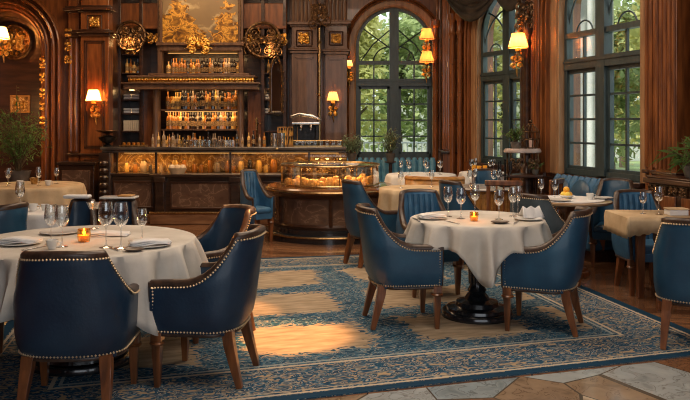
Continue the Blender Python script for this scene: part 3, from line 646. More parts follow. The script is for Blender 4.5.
# bottles
def bottle(name, h, r, nk, m, kind=0):
    mb = MB(); mb.lathe([(0, 0), (r, 0), (r, h*.58), (r*.85, h*.68), (nk, h*.76), (nk, h*.96), (nk*1.25, h*.97), (nk*1.25, h), (0, h)], seg=10)
    o = mb.build(name, m); lb_ = MB(); lb_.lathe([(r+.001, h*.16), (r+.001, h*.46)], seg=10); lb_.build('label', LABEL, o); return o
kinds = [bottle('liquor_bottle', .30, .036, .012, BOT[i]) for i in range(5)]
kinds += [bottle('liquor_bottle', .24, .045, .014, BOT[i]) for i in (0, 2, 4)]
used = set()
def put_bottle(k, x, y, z, label, group, s=1):
    if k in used: o = copy_tree(kinds[k])
    else: o = kinds[k]; used.add(k)
    o.location = (x, y, z); o.rotation_euler = (0, 0, random.random()*6); o.scale = (s, s, s); tag(o, label, 'bottle', group)
names5 = ['amber', 'dark green', 'pale clear', 'black', 'golden', 'squat amber', 'squat clear', 'squat golden']
rowsB = [(lz(129), 'lower lit bar shelf', 29, 1.1), (lz(109), 'middle lit bar shelf', 29, 1.1), (lz(73.5), 'upper bar shelf below the painting', 26, 1.15)]
rb = random.Random(4)
for z, where, n, s in rowsB:
    for i in range(n):
        x = lx(163.5)+(lx(237)-lx(163.5))*(i+.5)/n+rb.uniform(-.008, .008); k = rb.choice([0, 0, 0, 4, 3, 3, 5, 7, 0, 3, 2])
        put_bottle(k, x, YB+.24+rb.uniform(0, .05), z, '%s bottle in the row on the %s' % (names5[k], where), '%s bottles on the %s' % (names5[k], where), s*rb.uniform(.86, 1.04)*(.82 if where.startswith('upper') else 1))
for side, xx0, xx1 in (('left', 119.5, 138), ('right', 264, 283)):
    for py, where in ((27, 'top'), (53, 'second'), (72, 'third')):
        if py == 27: continue
        for i in range(4):
            k = [4, 0, 7, 3][i]; x = lx(xx0)+(lx(xx1)-lx(xx0))*(i+.7)/5
            put_bottle(k, x, YB+.3, lz(py), '%s bottle on the %s cubby shelf at the %s side of the back bar' % (names5[k], where, side), '%s side bottles' % side, .85)
for i in range(30):
    px_ = 164+i*2.55; k = rb.choice([0, 3, 4, 7, 2, 5]); put_bottle(k, lx(px_), YB+.02+.06*(i % 2), 1.03, '%s bottle on the back counter behind the bar' % names5[k], '%s bottles on the back counter' % names5[k], rb.uniform(.75, 1.1))
# stacks of cream boxes / linen on side shelves
bx = MB().box(-.07, .07, -.06, .06, 0, .042).build('folded_napkin_stack', LINENW, bevel=.012); first = True
for side, xx in (('left', 124), ('left', 132.5), ('right', 268), ('right', 277)):
    for row, py in (('upper', 99), ('middle', 113)):
        for k in range(2):
            o = bx if first else bx.copy()
            if not first: COL.objects.link(o)
            first = False; o.location = (lx(xx), YB+.26, lz(py)+k*.047)
            tag(o, 'folded cream napkin in the stacks on the %s side shelves, %s row' % (side, row), 'napkin', 'folded napkins on the %s side shelves, %s row' % (side, row))
bk = None
for i in range(9):
    if bk is None: o = MB().box(-.014, .014, -.06, .06, 0, .19).build('book', BOOKP, bevel=.003); bk = o
    else: o = bk.copy(); COL.objects.link(o)
    o.location = (lx(120.8)+i*.033, YB+.26, lz(131)); tag(o, 'pale upright book on the lowest shelf of the left side cabinet', 'book', 'pale books on the low left shelf')
# narrow gothic mirror / carved tracery right of the shelves
t = thing('gothic_mirror', 'narrow pointed mirror in a dark carved frame right of the bar shelves', 'mirror', (PX(276, 13.0), 13.06, 1.7))
f = MB(); Pm = [(-.10, 0), (-.10, .75)]+[(-.10+.10*k/6, .75+.22*sin(k/6*pi/2)) for k in range(1, 7)]+[(.10-.10*(6-k)/6+.0, .75+.22*sin((6-k)/6*pi/2)) for k in range(1, 6)]+[(.10, .75), (.10, 0)]
f.tube([(x, 0, z) for x, z in Pm], .022, 6, closed=True)
for k in range(8): f.ball((-.125, 0, .1*k), .018, 5, 4); f.ball((.125, 0, .1*k), .018, 5, 4)
scroll(f, -.05, 1.03, .08, 1.2, 0, 1, .015); scroll(f, .05, 1.03, .08, 1.2, pi, -1, .015); f.build('frame', BRONZE, t)
MB().box(-.085, .085, .0, .02, .02, .85).build('mirror_glass', mat('mirror', (.5, .5, .5), None, .05, 1), t)
# brass pole with scrolls between the pilasters
t = thing('brass_pole', 'tall thin brass pole with scrolled top between the two grey-brown pilasters', 'pole', (PX(319.5, 12.9), 12.9, 0))
p = MB(); p.lathe([(.10, 0), (.10, .02), (.03, .05), (.022, .1), (.022, 3.15)], seg=12)
for z in (1.0, 2.0, 2.9): p.lathe([(.022, z-.03), (.04, z), (.022, z+.03)], seg=10)
p.build('pole', BRASS, t); g = MB(); scroll(g, -.1, 3.2, .13, 1.3, 0, 1, .018); scroll(g, .1, 3.25, .13, 1.3, pi, -1, .018); ornament(g, 0, 3.42, .3, .3, 2, .018); g.build('scrolled_top', BRONZE, t)
# ================================================================ BAR COUNTER
t = thing('bar_counter', 'long dark wooden bar counter with a lit glass front and brown marble panels', 'bar counter', (0, 11.5, 0))
X0, X1 = -3.74, .02
mb = MB(); mb.box(X0, X1, -.06, .62, 1.10, 1.15); mb.box(X0+.02, X1-.02, -.03, .6, 1.06, 1.10); mb.build('counter_top', mat('bar_top', (.06, .05, .045), (.13, .11, .09), .14, scale=5, coat=.6), t, bevel=.012)
mb = MB(); mb.box(X0, X1, .34, .6, .1, 1.06); mb.build('back_panel', WOODD, t)
mb = MB(); mb.box(X0, X1, -.02, .34, .70, .745); mb.box(-2.95, X1, -.20, .34, .695, .74); mb.build('display_sill', WOODB, t, bevel=.01)
mb = MB(); mb.box(X0+.1, X1, .0, .34, .12, .70); mb.box(-2.86, X1, -.12, .0, .12, .695); mb.build('front_panel', WOODB, t, bevel=.008)
for xa, xb, y in ((-3.52, -2.97, 0), (-2.62, -1.76, -.12), (-1.52, -.9, -.12), (-.7, -.1, -.12)):
    mb = MB(); mb.box(xa, xb, y-.012, y+.01, .24, .60); mb.build('marble_panel', MARB, t)
    mb = MB(); mb.box(xa-.03, xb+.03, y-.03, y, .21, .24); mb.box(xa-.03, xb+.03, y-.03, y, .60, .63); mb.box(xa-.03, xa, y-.03, y, .24, .60); mb.box(xb, xb+.03, y-.03, y, .24, .60); mb.build('panel_frame', WOODD, t, bevel=.006)
for x in (-2.80, -1.66, -.8):
    mb = MB(); mb.box(x-.07, x+.07, -.17, -.1, .1, .70); mb.box(x-.09, x+.09, -.2, -.1, .62, .70); mb.build('pilaster', WOODB, t, bevel=.01)
mb = MB(); mb.box(X0, X1, -.10, .3, .0, .10); mb.box(-2.92, X1, -.30, .0, .0, .16); mb.build('plinth', mat('plinth_wood', (.20, .09, .04), (.36, .18, .085), .3, scale=4, stretch=(1, 5, 5), coat=.4), t, bevel=.012)
mb = MB(); mb.tube([(-2.92, -.31, .175), (X1, -.31, .175)], .016, 8); mb.tube([(X0, -.12, .12), (-2.95, -.12, .12)], .016, 8); mb.build('foot_rail', BRASS, t)
mb = MB(); mb.box(X0-.02, X0+.16, -.06, .1, 0, 1.06)
for k in range(7): mb.lathe([(.05, 0), (.075, .04), (.05, .08)], (X0+.07, -.09, .2+k*.11), 10)
mb.build('corner_post', WOODB, t, bevel=.01)
for x in (-3.5, -2.9, -1.76, -.55): MB().box(x-.015, x+.015, 0, .03, .745, 1.06).build('case_bar', WOODB, t)
mb = MB(); mb.box(X0+.16, X1, .008, .014, .745, 1.06); mb.build('front_glass', CASEG, t)
mb = MB(); mb.box(X0+.16, X1, .325, .335, .75, 1.05); mb.build('onyx_back', ONYX, t)
mb = MB(); mb.box(-3.4, -.1, .05, .07, 1.045, 1.058); mb.build('case_light', LED, t)
for x, e in ((-3.2, 3.5), (-2.4, 1.1), (-1.4, 1.2), (-.5, 1.2)): lamp('case_glow', 'AREA', (x, .12+11.5, 1.035), e, (1, .56, .18), (0, 0, 0), .7, .05)
# goods in the counter case
rnd = random.Random(9)
jar = None
for i in range(26):
    x = -3.40+i*.128
    if jar is None:
        j = MB(); j.lathe([(0, 0), (.045, 0), (.052, .04), (.05, .13), (.035, .17), (0, .17)], seg=12); o = j.build('glass_jar', BOT[4]); j2 = MB(); j2.lathe([(0, .17), (.038, .17), (.038, .195), (0, .2)], seg=12); j2.build('lid', BRASS, o); jar = o
    else:
        o = copy_tree(jar); o.data = o.data.copy(); o.data.materials[0] = BOT[rnd.choice([0, 0, 4, 3, 2])]
    s = rnd.uniform(.6, 1.2); o.scale = (s*rnd.uniform(.6, 1.2), s, s); o.location = (x+rnd.uniform(-.02, .02), 11.5+.2+rnd.uniform(-.06, .06), .745); tag(o, 'jar with brass lid in the lit glass front of the bar', 'jar', 'jars in the lit front of the bar')
# bread basket on the ledge
t = thing('bread_basket', 'pale bread basket on the narrow sill of the bar front', 'basket', (PX(177, 11.35), 11.38, .742))
b = MB(); b.lathe([(0, 0), (.10, 0), (.15, .09), (.145, .09), (.1, .012), (0, .012)], seg=16, sy=.55); b.build('basket', TAN, t)
b = MB(); [b.ball((x, 0, .09), .055, 10, 6) for x in (-.08, 0, .08)]; b.build('bread_roll', mat('bread', (.7, .5, .3), (.85, .7, .5), .7, scale=10), t)
# things on the counter top
ZT = 1.15
t = thing('espresso_machine', 'chrome and black espresso machine with raised lid on the right of the bar', 'coffee machine', (PX(306, 11.8), 11.9, ZT))
b = MB(); b.box(-.2, .2, -.16, .16, 0, .06); b.box(-.2, -.15, -.12, .14, .06, .34); b.box(.15, .2, -.12, .14, .06, .34); b.box(-.15, .15, .06, .14, .06, .34); b.build('body', IRON, t, bevel=.01)
b = MB(); b.box(-.22, .22, -.18, .16, .34, .38); b.tube([(-.24, -.16, .46), (-.1, -.17, .5), (.1, -.17, .47), (.24, -.17, .42)], [.02, .035, .035, .02], 8); b.build('top_plate', STEEL, t, bevel=.01)
b = MB(); [b.lathe([(.035, 0), (.03, -.05), (.012, -.09)], (x, -.06, .34), 10) for x in (-.08, .08)]; [b.tube([(x, -.1, .27), (x, -.2, .26)], .012, 6) for x in (-.08, .08)]; b.build('group_head', STEEL, t)
b = MB(); b.box(-.15, .15, -.13, .05, .06, .075); b.build('drip_tray', STEEL, t)
t0 = None
for i, (px, h) in enumerate(((274, .21), (281.5, .21))):
    if t0 is None:
        o = MB().lathe([(0, 0), (.05, 0), (.055, .01), (.055, h), (.05, h), (.047, .02), (0, .02)], seg=18).build('steel_canister', STEEL); t0 = o
    else: o = t0.copy(); COL.objects.link(o)
    o.location = (PX(px, 11.6), 11.62, ZT); tag(o, ('left' if i == 0 else 'right')+' one of the pair of steel canisters on the bar top', 'canister')
t = thing('stemware_rack', 'low brass-wired rack of upturned glasses lying along the right end of the bar', 'rack', (PX(318, 11.7), 11.68, ZT))
b = MB(); b.box(-.38, .38, -.1, .1, 0, .015); [b.tube([(-.38, y, .09), (.38, y, .09)], .006, 6) for y in (-.1, .1)]; [b.tube([(x, y, 0), (x, y, .1)], .006, 6) for x in (-.38, -.19, 0, .19, .38) for y in (-.1, .1)]; b.build('frame', BRASS, t)
for i in range(8): b = MB(); b.lathe([(.03, 0), (.034, .05), (.02, .08), (.0, .085)], (-.33+i*.094, 0, .016), 10); b.build('tumbler', WGLASS, t)
t = thing('bottle_rack', 'pale wooden rack of small bottles behind the canisters on the bar', 'rack', (PX(288, 12.05), 12.0, ZT))
b = MB(); b.box(-.16, .16, -.05, .05, 0, .02); b.box(-.16, .16, -.05, .05, .15, .165); b.box(-.16, .16, -.05, .05, .29, .305); [b.box(x-.01, x+.01, -.05, .05, 0, .305) for x in (-.155, 0, .155)]; b.build('frame', OAK, t)
b = MB(); [b.lathe([(0, 0), (.02, 0), (.02, .07), (.008, .09), (.008, .12), (0, .12)], (x, 0, z), 8) for x in (-.12, -.07, -.035, .04, .08, .12) for z in (.02, .165)]; b.build('bottle', BOT[4], t)
# tall drink bottles / taps on bar top
tall = None
for i, px in enumerate((152, 157, 163, 168, 172, 236, 242, 248, 253, 259, 264)):
    k = [2, 4, 2, 0, 2, 3, 2, 4, 3, 2, 0][i]
    put_bottle(k, PX(px, 11.85), 11.9+.05*(i % 2), ZT, '%s bottle standing on the bar top %s' % (names5[k], 'left of centre' if i < 5 else 'left of the canisters'), '%s bottles on the bar top, %s' % (names5[k], 'left' if i < 5 else 'right'), .62+.09*(i % 3))
gl = None
for i in range(24):
    px = 182+i*2.3
    if gl is None: o = MB().lathe([(0, 0), (.022, 0), (.028, .10), (.026, .10), (.02, .008), (0, .008)], seg=10).build('drinking_glass', WGLASS); gl = o
    else: o = gl.copy(); COL.objects.link(o)
    o.location = (PX(px, 11.75), 11.7+.1*((i*7) % 3), ZT); tag(o, 'small drinking glass in the row at the middle of the bar top', 'glass', 'glasses on the bar top')
t = thing('beer_tap', 'dark tall tap with brass handle on the bar left of the canisters', 'tap', (PX(256, 11.9), 12.05, ZT))
b = MB(); b.lathe([(.05, 0), (.05, .02), (.02, .04), (.018, .34), (.03, .36), (0, .4)], seg=12); b.tube([(0, 0, .30), (0, -.1, .31), (0, -.12, .25)], .012, 8); b.build('column', BRONZE, t); b = MB(); b.lathe([(.008, 0), (.02, .12), (.0, .14)], (0, -.08, .31), 10); b.build('handle', BRASS, t)
# left end of bar: dark bowl stack, tray
t = thing('compote_bowl', 'black lidded bowl topped by a wide dish at left end of the bar', 'bowl', (PX(108, 11.7), 11.68, ZT))
b = MB(); b.lathe([(0, 0), (.08, 0), (.03, .04), (.12, .10), (.14, .14), (.06, .17), (0, .18)], seg=20); b.build('bowl', IRON, t); b = MB(); b.lathe([(0, .18), (.03, .18), (.04, .2), (.17, .24), (.165, .25), (0, .21)], seg=20); b.build('dish', BRONZE, t)
t = thing('serving_tray', 'long shallow tray of gold cups near the left end of the bar top', 'tray', (PX(134, 11.7), 11.68, ZT))
b = MB(); b.box(-.2, .2, -.09, .09, 0, .012); b.tube([(-.2, -.09, .015), (.2, -.09, .015), (.2, .09, .015), (-.2, .09, .015)], .008, 6, closed=True); b.build('tray', BRASS, t)
for i in range(5): b = MB(); b.lathe([(0, .012), (.022, .012), (.03, .06), (.028, .06), (0, .02)], (-.15+i*.075, 0, 0), 10); b.build('cup', GOLD, t)
t = thing('black_handbag_case', 'black dome-shaped bag on the sill at the right end of the bar', 'bag', (PX(337, 11.3), 11.38, .742))
b = MB(); b.lathe([(0, 0), (.14, 0), (.13, .06), (.07, .14), (.03, .19), (0, .2)], seg=16, sy=.55); b.build('body', IRON, t); b = MB(); b.tube([(-.04, 0, .18), (-.02, 0, .24), (.02, 0, .24), (.04, 0, .18)], .008, 6); b.build('handle', IRON, t)
# dark cabinet left of bar
t = thing('side_cabinet', 'low dark marble-fronted cabinet against the wall left of the bar', 'cabinet', (PX(84, 12.0), 11.85, 0))
b = MB(); b.box(-.28, .28, -.2, .2, 0, .86); b.build('body', WOODD, t, bevel=.01); b = MB(); b.box(-.31, .31, -.23, .2, .86, .91); b.build('top', WOODB, t, bevel=.01)
b = MB(); b.box(-.22, .22, -.215, -.2, .12, .78); dd = b.build('door', MARB, t, bevel=.005); b = MB(); b.ball((.17, -.225, .45), .018); b.build('knob', BRASS, dd)
# ================================================================ ISLAND
IX, IY, IR = -.20, 10.22, .80
t = thing('display_island', 'round dark counter with brown marble drum and glass pastry case in front of the bar', 'counter', (IX, IY, 0))
b = MB(); b.lathe([(IR+.09, 0), (IR+.09, .07), (IR+.07, .09), (IR+.02, .10), (IR+.02, .16), (0, .16)], seg=56); b.build('plinth', PED, t)
b = MB(); b.lathe([(IR-.06, .16), (IR-.06, .56)], seg=56); b.build('marble_drum', MARB, t)
b = MB(); b.lathe([(IR-.04, .16), (IR-.03, .19), (IR-.04, .22)], seg=56); b.lathe([(IR-.05, .54), (IR-.01, .56), (IR+.03, .60), (IR-.04, .60)], seg=56)
for k in range(6): a = 2*pi*k/6+.55; b.tube([((IR-.045)*cos(a), (IR-.045)*sin(a), .2), ((IR-.045)*cos(a), (IR-.045)*sin(a), .56)], .028, 6)
b.build('moulding', WOODD, t)
b = MB(); b.lathe([(0, .60), (IR+.04, .60), (IR+.07, .62), (IR+.07, .66), (IR+.05, .68), (0, .68)], seg=56); b.build('counter_top', mat('island_top', (.10, .04, .015), (.22, .09, .035), .2, scale=4, coat=.6), t)
b = MB(); b.tube([((IR+.075)*cos(2*pi*k/56), (IR+.075)*sin(2*pi*k/56), .64) for k in range(56)], .012, 6, closed=True); b.tube([((IR+.10)*cos(2*pi*k/56), (IR+.10)*sin(2*pi*k/56), .08) for k in range(56)], .012, 6, closed=True); b.build('brass_band', BRASS, t)
b = MB()
b.lathe([(IR-.14, .68), (IR-.14, .95), (0, .955)], seg=48); b.build('case_glass', CASEG, t, solid=.005)
b = MB()
for z in (.70, .955): b.tube([((IR-.135)*cos(2*pi*k/48), (IR-.135)*sin(2*pi*k/48), z) for k in range(48)], .012, 6, closed=True)
for k in range(8): a = 2*pi*k/8+.2; b.tube([((IR-.135)*cos(a), (IR-.135)*sin(a), .68), ((IR-.135)*cos(a), (IR-.135)*sin(a), .955)], .009, 6)
b.build('case_frame', BRASS, t)
for k in range(4): a = -pi/2+(-1.5+k)*.62; lamp('case_lamp', 'POINT', (IX+.36*cos(a), IY+.36*sin(a), .90), 2.6, (1, .55, .18), size=.03)
rnd = random.Random(3); pr = None
for k in range(34):
    a = -pi+(k % 17)*pi/16; rr = .58 if k < 17 else .44
    if pr is None:
        b = MB(); b.lathe([(0, 0), (.045, 0), (.055, .03), (.05, .06), (.03, .085), (0, .09)], seg=12); pr = b.build('pastry', PASTRY); o = pr
    else: o = pr.copy(); COL.objects.link(o)
    s = rnd.uniform(.8, 1.25); o.scale = (s, s, s*rnd.uniform(.8, 1.4)); o.location = (IX+rr*cos(a), IY+rr*sin(a), .681); tag(o, 'golden pastry inside the round glass case', 'pastry', 'pastries in the round glass case')
t = thing('plate_stack', 'stack of white plates on the right of the round pastry case', 'plates', (IX+.30, IY-.35, .956)); b = MB()
for i in range(3): b.lathe([(0, i*.008), (.06, i*.008), (.09, .012+i*.008), (.088, .016+i*.008), (0, .006+i*.008)], seg=18)
b.build('plate', CHINA, t)
# ================================================================ CHAIRS
def chair_path(hw, yf, ys, yb, n=2.6, ns=7, na=18):
    half = [(hw, yf+(ys-yf)*i/ns) for i in range(ns)]
    for i in range(na+1):
        a = pi/2*i/na; half.append((hw*abs(cos(a))**(2/n), ys+(yb-ys)*abs(sin(a))**(2/n)))
    return half
def make_chair(label, group=None, hw=.285, yf=.25, yb=-.27, hb=.88, ha=.62, zb=.30, thw=.262, lean=.075, leather=LEATHER, legm=LEG, nails=True, seat_z=.45, ys=-.05, name='dining_armchair', legw=1.12):
    t = thing(name, label, 'chair', (0, 0, 0), 0, group)
    half = chair_path(hw, yf, ys, yb); half = half[:-1]+[(0.0, yb)]
    pts = half+[(-x, y) for x, y in half[-2::-1]]; n = len(pts)
    # height along the path
    d = [0]
    for i in range(1, len(half)): d.append(d[-1]+math.dist(half[i], half[i-1]))
    d1 = next(d[i] for i in range(len(half)) if half[i][0] < thw+.002 and half[i][1] < ys)   # where the high back begins
    d0 = max(0.001, d1-.31)
    def H(i):
        k = i if i < len(half) else n-1-i; u = d[k]
        if u >= d1: return hb+.012*sin(pi/2*(u-d1)/max(1e-6, d[-1]-d1))
        q = (d1-u)/(d1-d0)
        if q < 1: return ha+(hb-ha)*(1-q)**3.4
        return ha-.015*min(1, (q-1))
    th = .052
    # inward normals
    def nrm(i):
        a = pts[max(0, i-1)]; b = pts[min(n-1, i+1)]; dx, dy = b[0]-a[0], b[1]-a[1]; l = sqrt(dx*dx+dy*dy) or 1
        return (dy/l, -dx/l)      # outward
    def back_w(y): k = min(1, max(0, (ys+.10-y)/(ys+.10-yb))); return k*k*(3-2*k)
    def outer(i, z, off=0.0):
        x, y = pts[i]; nx, ny = nrm(i)
        if nx*x+ny*(y-ys*.5) < 0: nx, ny = -nx, -ny
        k = (z-zb)/(hb-zb); lo = max(0, .14-(z-zb))/.14
        x2 = x*(1-.10*lo*lo)+nx*off; y2 = y+ny*off+(.05*lo*lo)*back_w(y)
        y2 -= lean*max(0, k)**1.3*back_w(y)
        x2 *= 1-.19*(max(0, (z-ha))/max(.01, hb-ha))**.8
        return (x2, y2, z)
    P = []
    nz = 7
    for i in range(n):
        h = H(i); ring = [outer(i, zb+(h-.02-zb)*k/nz) for k in range(nz+1)]
        ring += [outer(i, h-.004, -.010), outer(i, h, -th*.5), outer(i, h-.004, -th+.010)]
        ring += [outer(i, h-.02, -th)]
        zi = .36; ring += [outer(i, zi+(h-.02-zi)*k/4, -th-.008*sin(pi*k/4)) for k in (3, 2, 1, 0)]
        ring += [outer(i, zb, -th)]
        ring.append(ring[0]); P.append(ring)
    mb = MB(); mb.grid(P); m0 = len(P[0])
    mb.f.append(tuple(range(m0-1))); mb.f.append(tuple((n-1)*m0+k for k in range(m0-1))[::-1])
    mb.build('upholstered_shell', leather, t, ang=50)
    rim = MB(); rim.grid([[outer(i, H(i)-.034, .002), outer(i, H(i)-.012, .004), outer(i, H(i)+.001, -.008), outer(i, H(i)+.006, -th*.5), outer(i, H(i)+.001, -th+.008), outer(i, H(i)-.02, -th-.003)] for i in range(n)])
    for i in (0, n-1): rim.tube([outer(i, H(i)-.004, -.012), outer(i, zb+.02, -.012)], .015, 6)
    rim.tube([outer(i, zb+.006, -.002) for i in range(n)], .010, 6); rim.build('edge_piping', RIM, t, ang=60)
    if nails:
        nl = MB()
        def along(poly, sp=.019):
            acc = 0
            for a, b in zip(poly, poly[1:]):
                a, b = Vector(a), Vector(b); l = (b-a).length; s = -acc
                while s+sp <= l:
                    s += sp; nl.octa(tuple(a+(b-a)*(s/l)), .0075)
                acc = l-s if s > -1e8 else acc+l
        along([outer(i, H(i)-.036, .005) for i in range(n)])
        along([outer(i, zb+.026, .004) for i in range(n)])
        for i in (0, n-1):
            p0, p1 = outer(i, zb+.03), outer(i, H(i)-.02); sx = .004 if i == 0 else -.004
            along([(p0[0]+sx, p0[1]-.018, p0[2]), (p1[0]+sx, p1[1]-.018, p1[2])]); 
        nl.build('nailhead_trim', NAIL, t, smooth=False)
    mb = MB(); mb.box(-hw+th+.004, hw-th-.004, yb+th+.03, yf+.03, zb+.07, seat_z); mb.build('seat', leather, t, bevel=.035, seg=3)
    mb = MB(); mb.box(-hw+th-.0, hw-th, yb+.10, yf+.015, zb+.0, zb+.08); sr = mb.build('seat_rail', leather, t, bevel=.008)
    if nails:
        nl = MB()
        for k in range(int((2*hw-.12)/.019)): nl.octa((-hw+.06+k*.019, yf+.017, zb+.025), .0075)
        nl.build('nailhead_row', NAIL, sr, smooth=False)
    sq = .040*legw
    for sx in (-1, 1):
        mb = MB(); x = sx*(hw-.045); y = yf-.03
        mb.tube([(x, y, zb+.02), (x, y, zb-.03), (x, y+.002, zb-.05), (x, y, zb*.5), (x, y, 0)], [sq, sq, sq*.82, sq*.72, sq*.48], 4, twist=pi/4); mb.build('leg', legm, t, smooth=False, bevel=.003)
        mb = MB(); mb.lathe([(sq*.9, zb-.055), (sq*1.05, zb-.045), (sq*.9, zb-.035)], (x, y, 0), 12); mb.build('leg_collar', legm, t)
        mb = MB(); x = sx*(hw-.10); y = yb+.09
        mb.tube([(x, y, zb+.02), (x+sx*.005, y-.01, zb-.05), (x+sx*.012, y-.035, zb*.5), (x+sx*.02, y-.075, 0)], [sq, sq*.95, sq*.8, sq*.55], 4, twist=pi/4); mb.build('leg', legm, t, smooth=False, bevel=.003)
    return t
def place(t, x, y, rz): t.location = (x, y, 0); t.rotation_euler = (0, 0, rz); return t
RUGT = .008
shadowed = make_chair('navy blue leather armchair at the front left with its back to the viewer', leather=LEATHER_SHADED, hw=.30, thw=.268, zb=.275, hb=.85, ha=.60)
place(shadowed, -1.47, 4.13, radians(3)); shadowed.location.z = RUGT
shadowed2 = make_chair('x', leather=LEATHER_SHADED)
c = shadowed2; place(shadowed2, -.83, 4.52, face(-1, .12)); c.location.z = RUGT; c['label'] = ('navy blue armchair seen from the side at the right of the left round table')
blue = make_chair('blue leather armchair facing right at the left of the central round table')
place(blue, .43, 5.73, face(1, .12)); blue.location.z = RUGT
c = again(blue, (1.48, 5.60, RUGT), face(-1, .42), 'blue leather armchair at the right of the central round table')
c = again(shadowed2, (-1.00, 5.48, RUGT), face(-.8, -.62), 'navy blue armchair behind the left table with its hollow back facing the table')
c = again(shadowed2, (-2.42, 4.66, RUGT), face(1, .3), 'dark armchair cut by the left picture edge beside the front left table')
c = again(blue, (2.43, 5.14, RUGT), face(.25, 1), 'blue armchair cut by the right picture edge with its back to the viewer')
c.rotation_euler = (0, 0, face(.55, 1))
# narrow high-backed chairs behind left table
side = make_chair('narrow navy blue chair with a white napkin on its back, behind the left table', hw=.16, thw=.13, yf=.2, yb=-.2, ys=-.06, hb=.87, ha=.52, nails=False, leather=LEATHER_SHADED, name='side_chair', seat_z=.44)
place(side, PX(77, 6.2), 6.12, pi)
c = again(side, (PX(119, 6.2), 6.12, 0), pi, 'narrow navy blue chair topped by a tray, right of the napkin-topped one')
o = MB().box(-.11, .11, -.045, .045, 0, .03).build('folded_napkin', LINENW, bevel=.012); o.location = (PX(77, 6.35), 6.36, .883); tag(o, 'white folded napkin lying across the top of a narrow navy blue chair', 'napkin')
t = thing('serving_tray', 'flat tray with gold cloth resting on the back of a narrow navy blue chair', 'tray', (PX(119, 6.35), 6.36, .883)); MB().box(-.15, .15, -.07, .07, 0, .018).build('tray', CHINA, t, bevel=.006); MB().box(.0, .12, -.06, .06, .019, .03).build('gold_cloth', OAK, t, bevel=.004)
# tufted chair behind centre table
def channel_back(t, hw, yb, z0, z1, n, m, lean=.04):
    mb = MB()
    for k in range(n):
        x = -hw+2*hw*(k+.5)/n; mb.tube([(x, yb, z0), (x, yb-lean*.5, (z0+z1)/2), (x, yb-lean, z1)], hw/n*1.12, 8)
    return mb.build('channel_tufting', m, t)
tuft = make_chair('bright blue channel-tufted chair facing the viewer behind the central table', hw=.25, thw=.235, yf=.22, yb=-.24, hb=.88, ha=.60, leather=VELVET, nails=False, name='tufted_chair', ys=-.1)
channel_back(tuft, .165, -.185, .44, .85, 6, VELVET, .06)
place(tuft, PX(428, 6.75), 6.75, face(.28, -1)); tuft.location.z = RUGT
slim = make_chair('shiny blue narrow tufted chair at the left of the round pastry counter', hw=.17, thw=.155, yf=.17, yb=-.2, ys=-.06, hb=.90, ha=.58, leather=VELVET, nails=False, name='tufted_chair')
channel_back(slim, .095, -.145, .44, .87, 4, VELVET, .06); place(slim, -1.13, 9.60, face(.6, -.8))
tall = make_chair('tall blue chair with a straight back behind the nearer blue armchair', hw=.23, thw=.21, yf=.22, yb=-.24, hb=.90, ha=.58, nails=False, name='side_chair', leather=LEATHER)
place(tall, .27, 8.05, face(1, .6)); tall.location.z = RUGT
c = again(tall, (-2.74, 5.72, RUGT), face(-1, .25), 'blue chair at far left picture edge in front of the small white-clothed table')
c = again(tall, (1.30, 8.0, RUGT), face(.9, .55), 'curved blue chair in front of the small wood-sided table')
grey = make_chair('slate grey-blue chair at the left of the pedestal table near the right windows', hw=.27, thw=.25, yf=.24, yb=-.27, hb=.87, ha=.6, leather=GREYV, name='dining_armchair', seat_z=.46)
place(grey, 1.86, 7.0, face(.75, .6))
c = again(tall, (2.86, 7.98, 0), face(-.5, -1), 'blue armchair behind the pedestal table with its back to the windows')
c = again(tuft, (2.72, 6.80, 0), pi+.05, 'blue seated chair tucked under the tan-clothed table at right')
c = again(tall, (1.86, 9.62, 0), face(.1, -1), 'blue chair behind the wood-sided table below the second window')
# spindle back chairs near wood-sided table
def spindle(label):
    t = thing('spindle_chair', label, 'chair'); b = MB(); b.box(-.19, .19, -.19, .19, .42, .455); b.build('seat', LEG, t, bevel=.01)
    b = MB(); b.box(-.2, .2, -.2, -.17, .84, .9); b.build('top_rail', LEG, t, bevel=.01)
    for k in range(5): b = MB(); b.tube([(-.15+k*.075, -.18, .455), (-.15+k*.075, -.19, .84)], .011, 6); b.build('spindle', LEG, t)
    for x in (-.17, .17):
        b = MB(); b.tube([(x, -.18, .9), (x, -.17, .45), (x, -.2, 0)], .018, 4, twist=pi/4); b.build('leg', LEG, t, smooth=False)
        b = MB(); b.tube([(x, .17, .42), (x, .17, 0)], [.02, .014], 4, twist=pi/4); b.build('leg', LEG, t, smooth=False)
    return t
sp = spindle('brown spindle-back chair in front of the wood-sided table'); place(sp, 1.74, 8.28, face(.15, 1))
c = again(sp, (2.2, 8.42, 0), face(-.8, .6), 'brown spindle-back chair to the right of the wood-sided table')
# ================================================================ TABLES
def cloth(name, r, zt, drop, corner, m, loc, rz=0, seed=0, nf=11, label='', flare=.05):
    rnd = random.Random(seed); ph = [rnd.uniform(0, 6) for _ in range(5)]; N_ = 240; mb = MB(); P = []
    for i in range(N_):
        a = 2*pi*i/N_
        D = drop+corner*max(0, cos(4*a))**2.2
        fold = .75*(1-2*abs(sin(.5*(nf*a+ph[0]+.9*sin(3*a+ph[1])))))+.25*sin((nf*2-3)*a+ph[2])
        row = [(0, 0, zt+.004)]+[(r*k*cos(a), r*k*sin(a), zt+.004) for k in (.3, .6, .9, .98)]
        row.append(((r+.006)*cos(a), (r+.006)*sin(a), zt-.002))
        for k in range(1, 9):
            v = k/8; rr = r+.010+v*flare*.55+flare*.75*(v**.65)*fold; z = zt-.004-D*v; row.append((rr*cos(a), rr*sin(a), z))
        P.append(row)
    mb.grid(P, closed_u=True); o = mb.build(name, m, solid=.005, ang=80); o.location = loc; o.rotation_euler = (0, 0, rz)
    return tag(o, label, 'tablecloth')
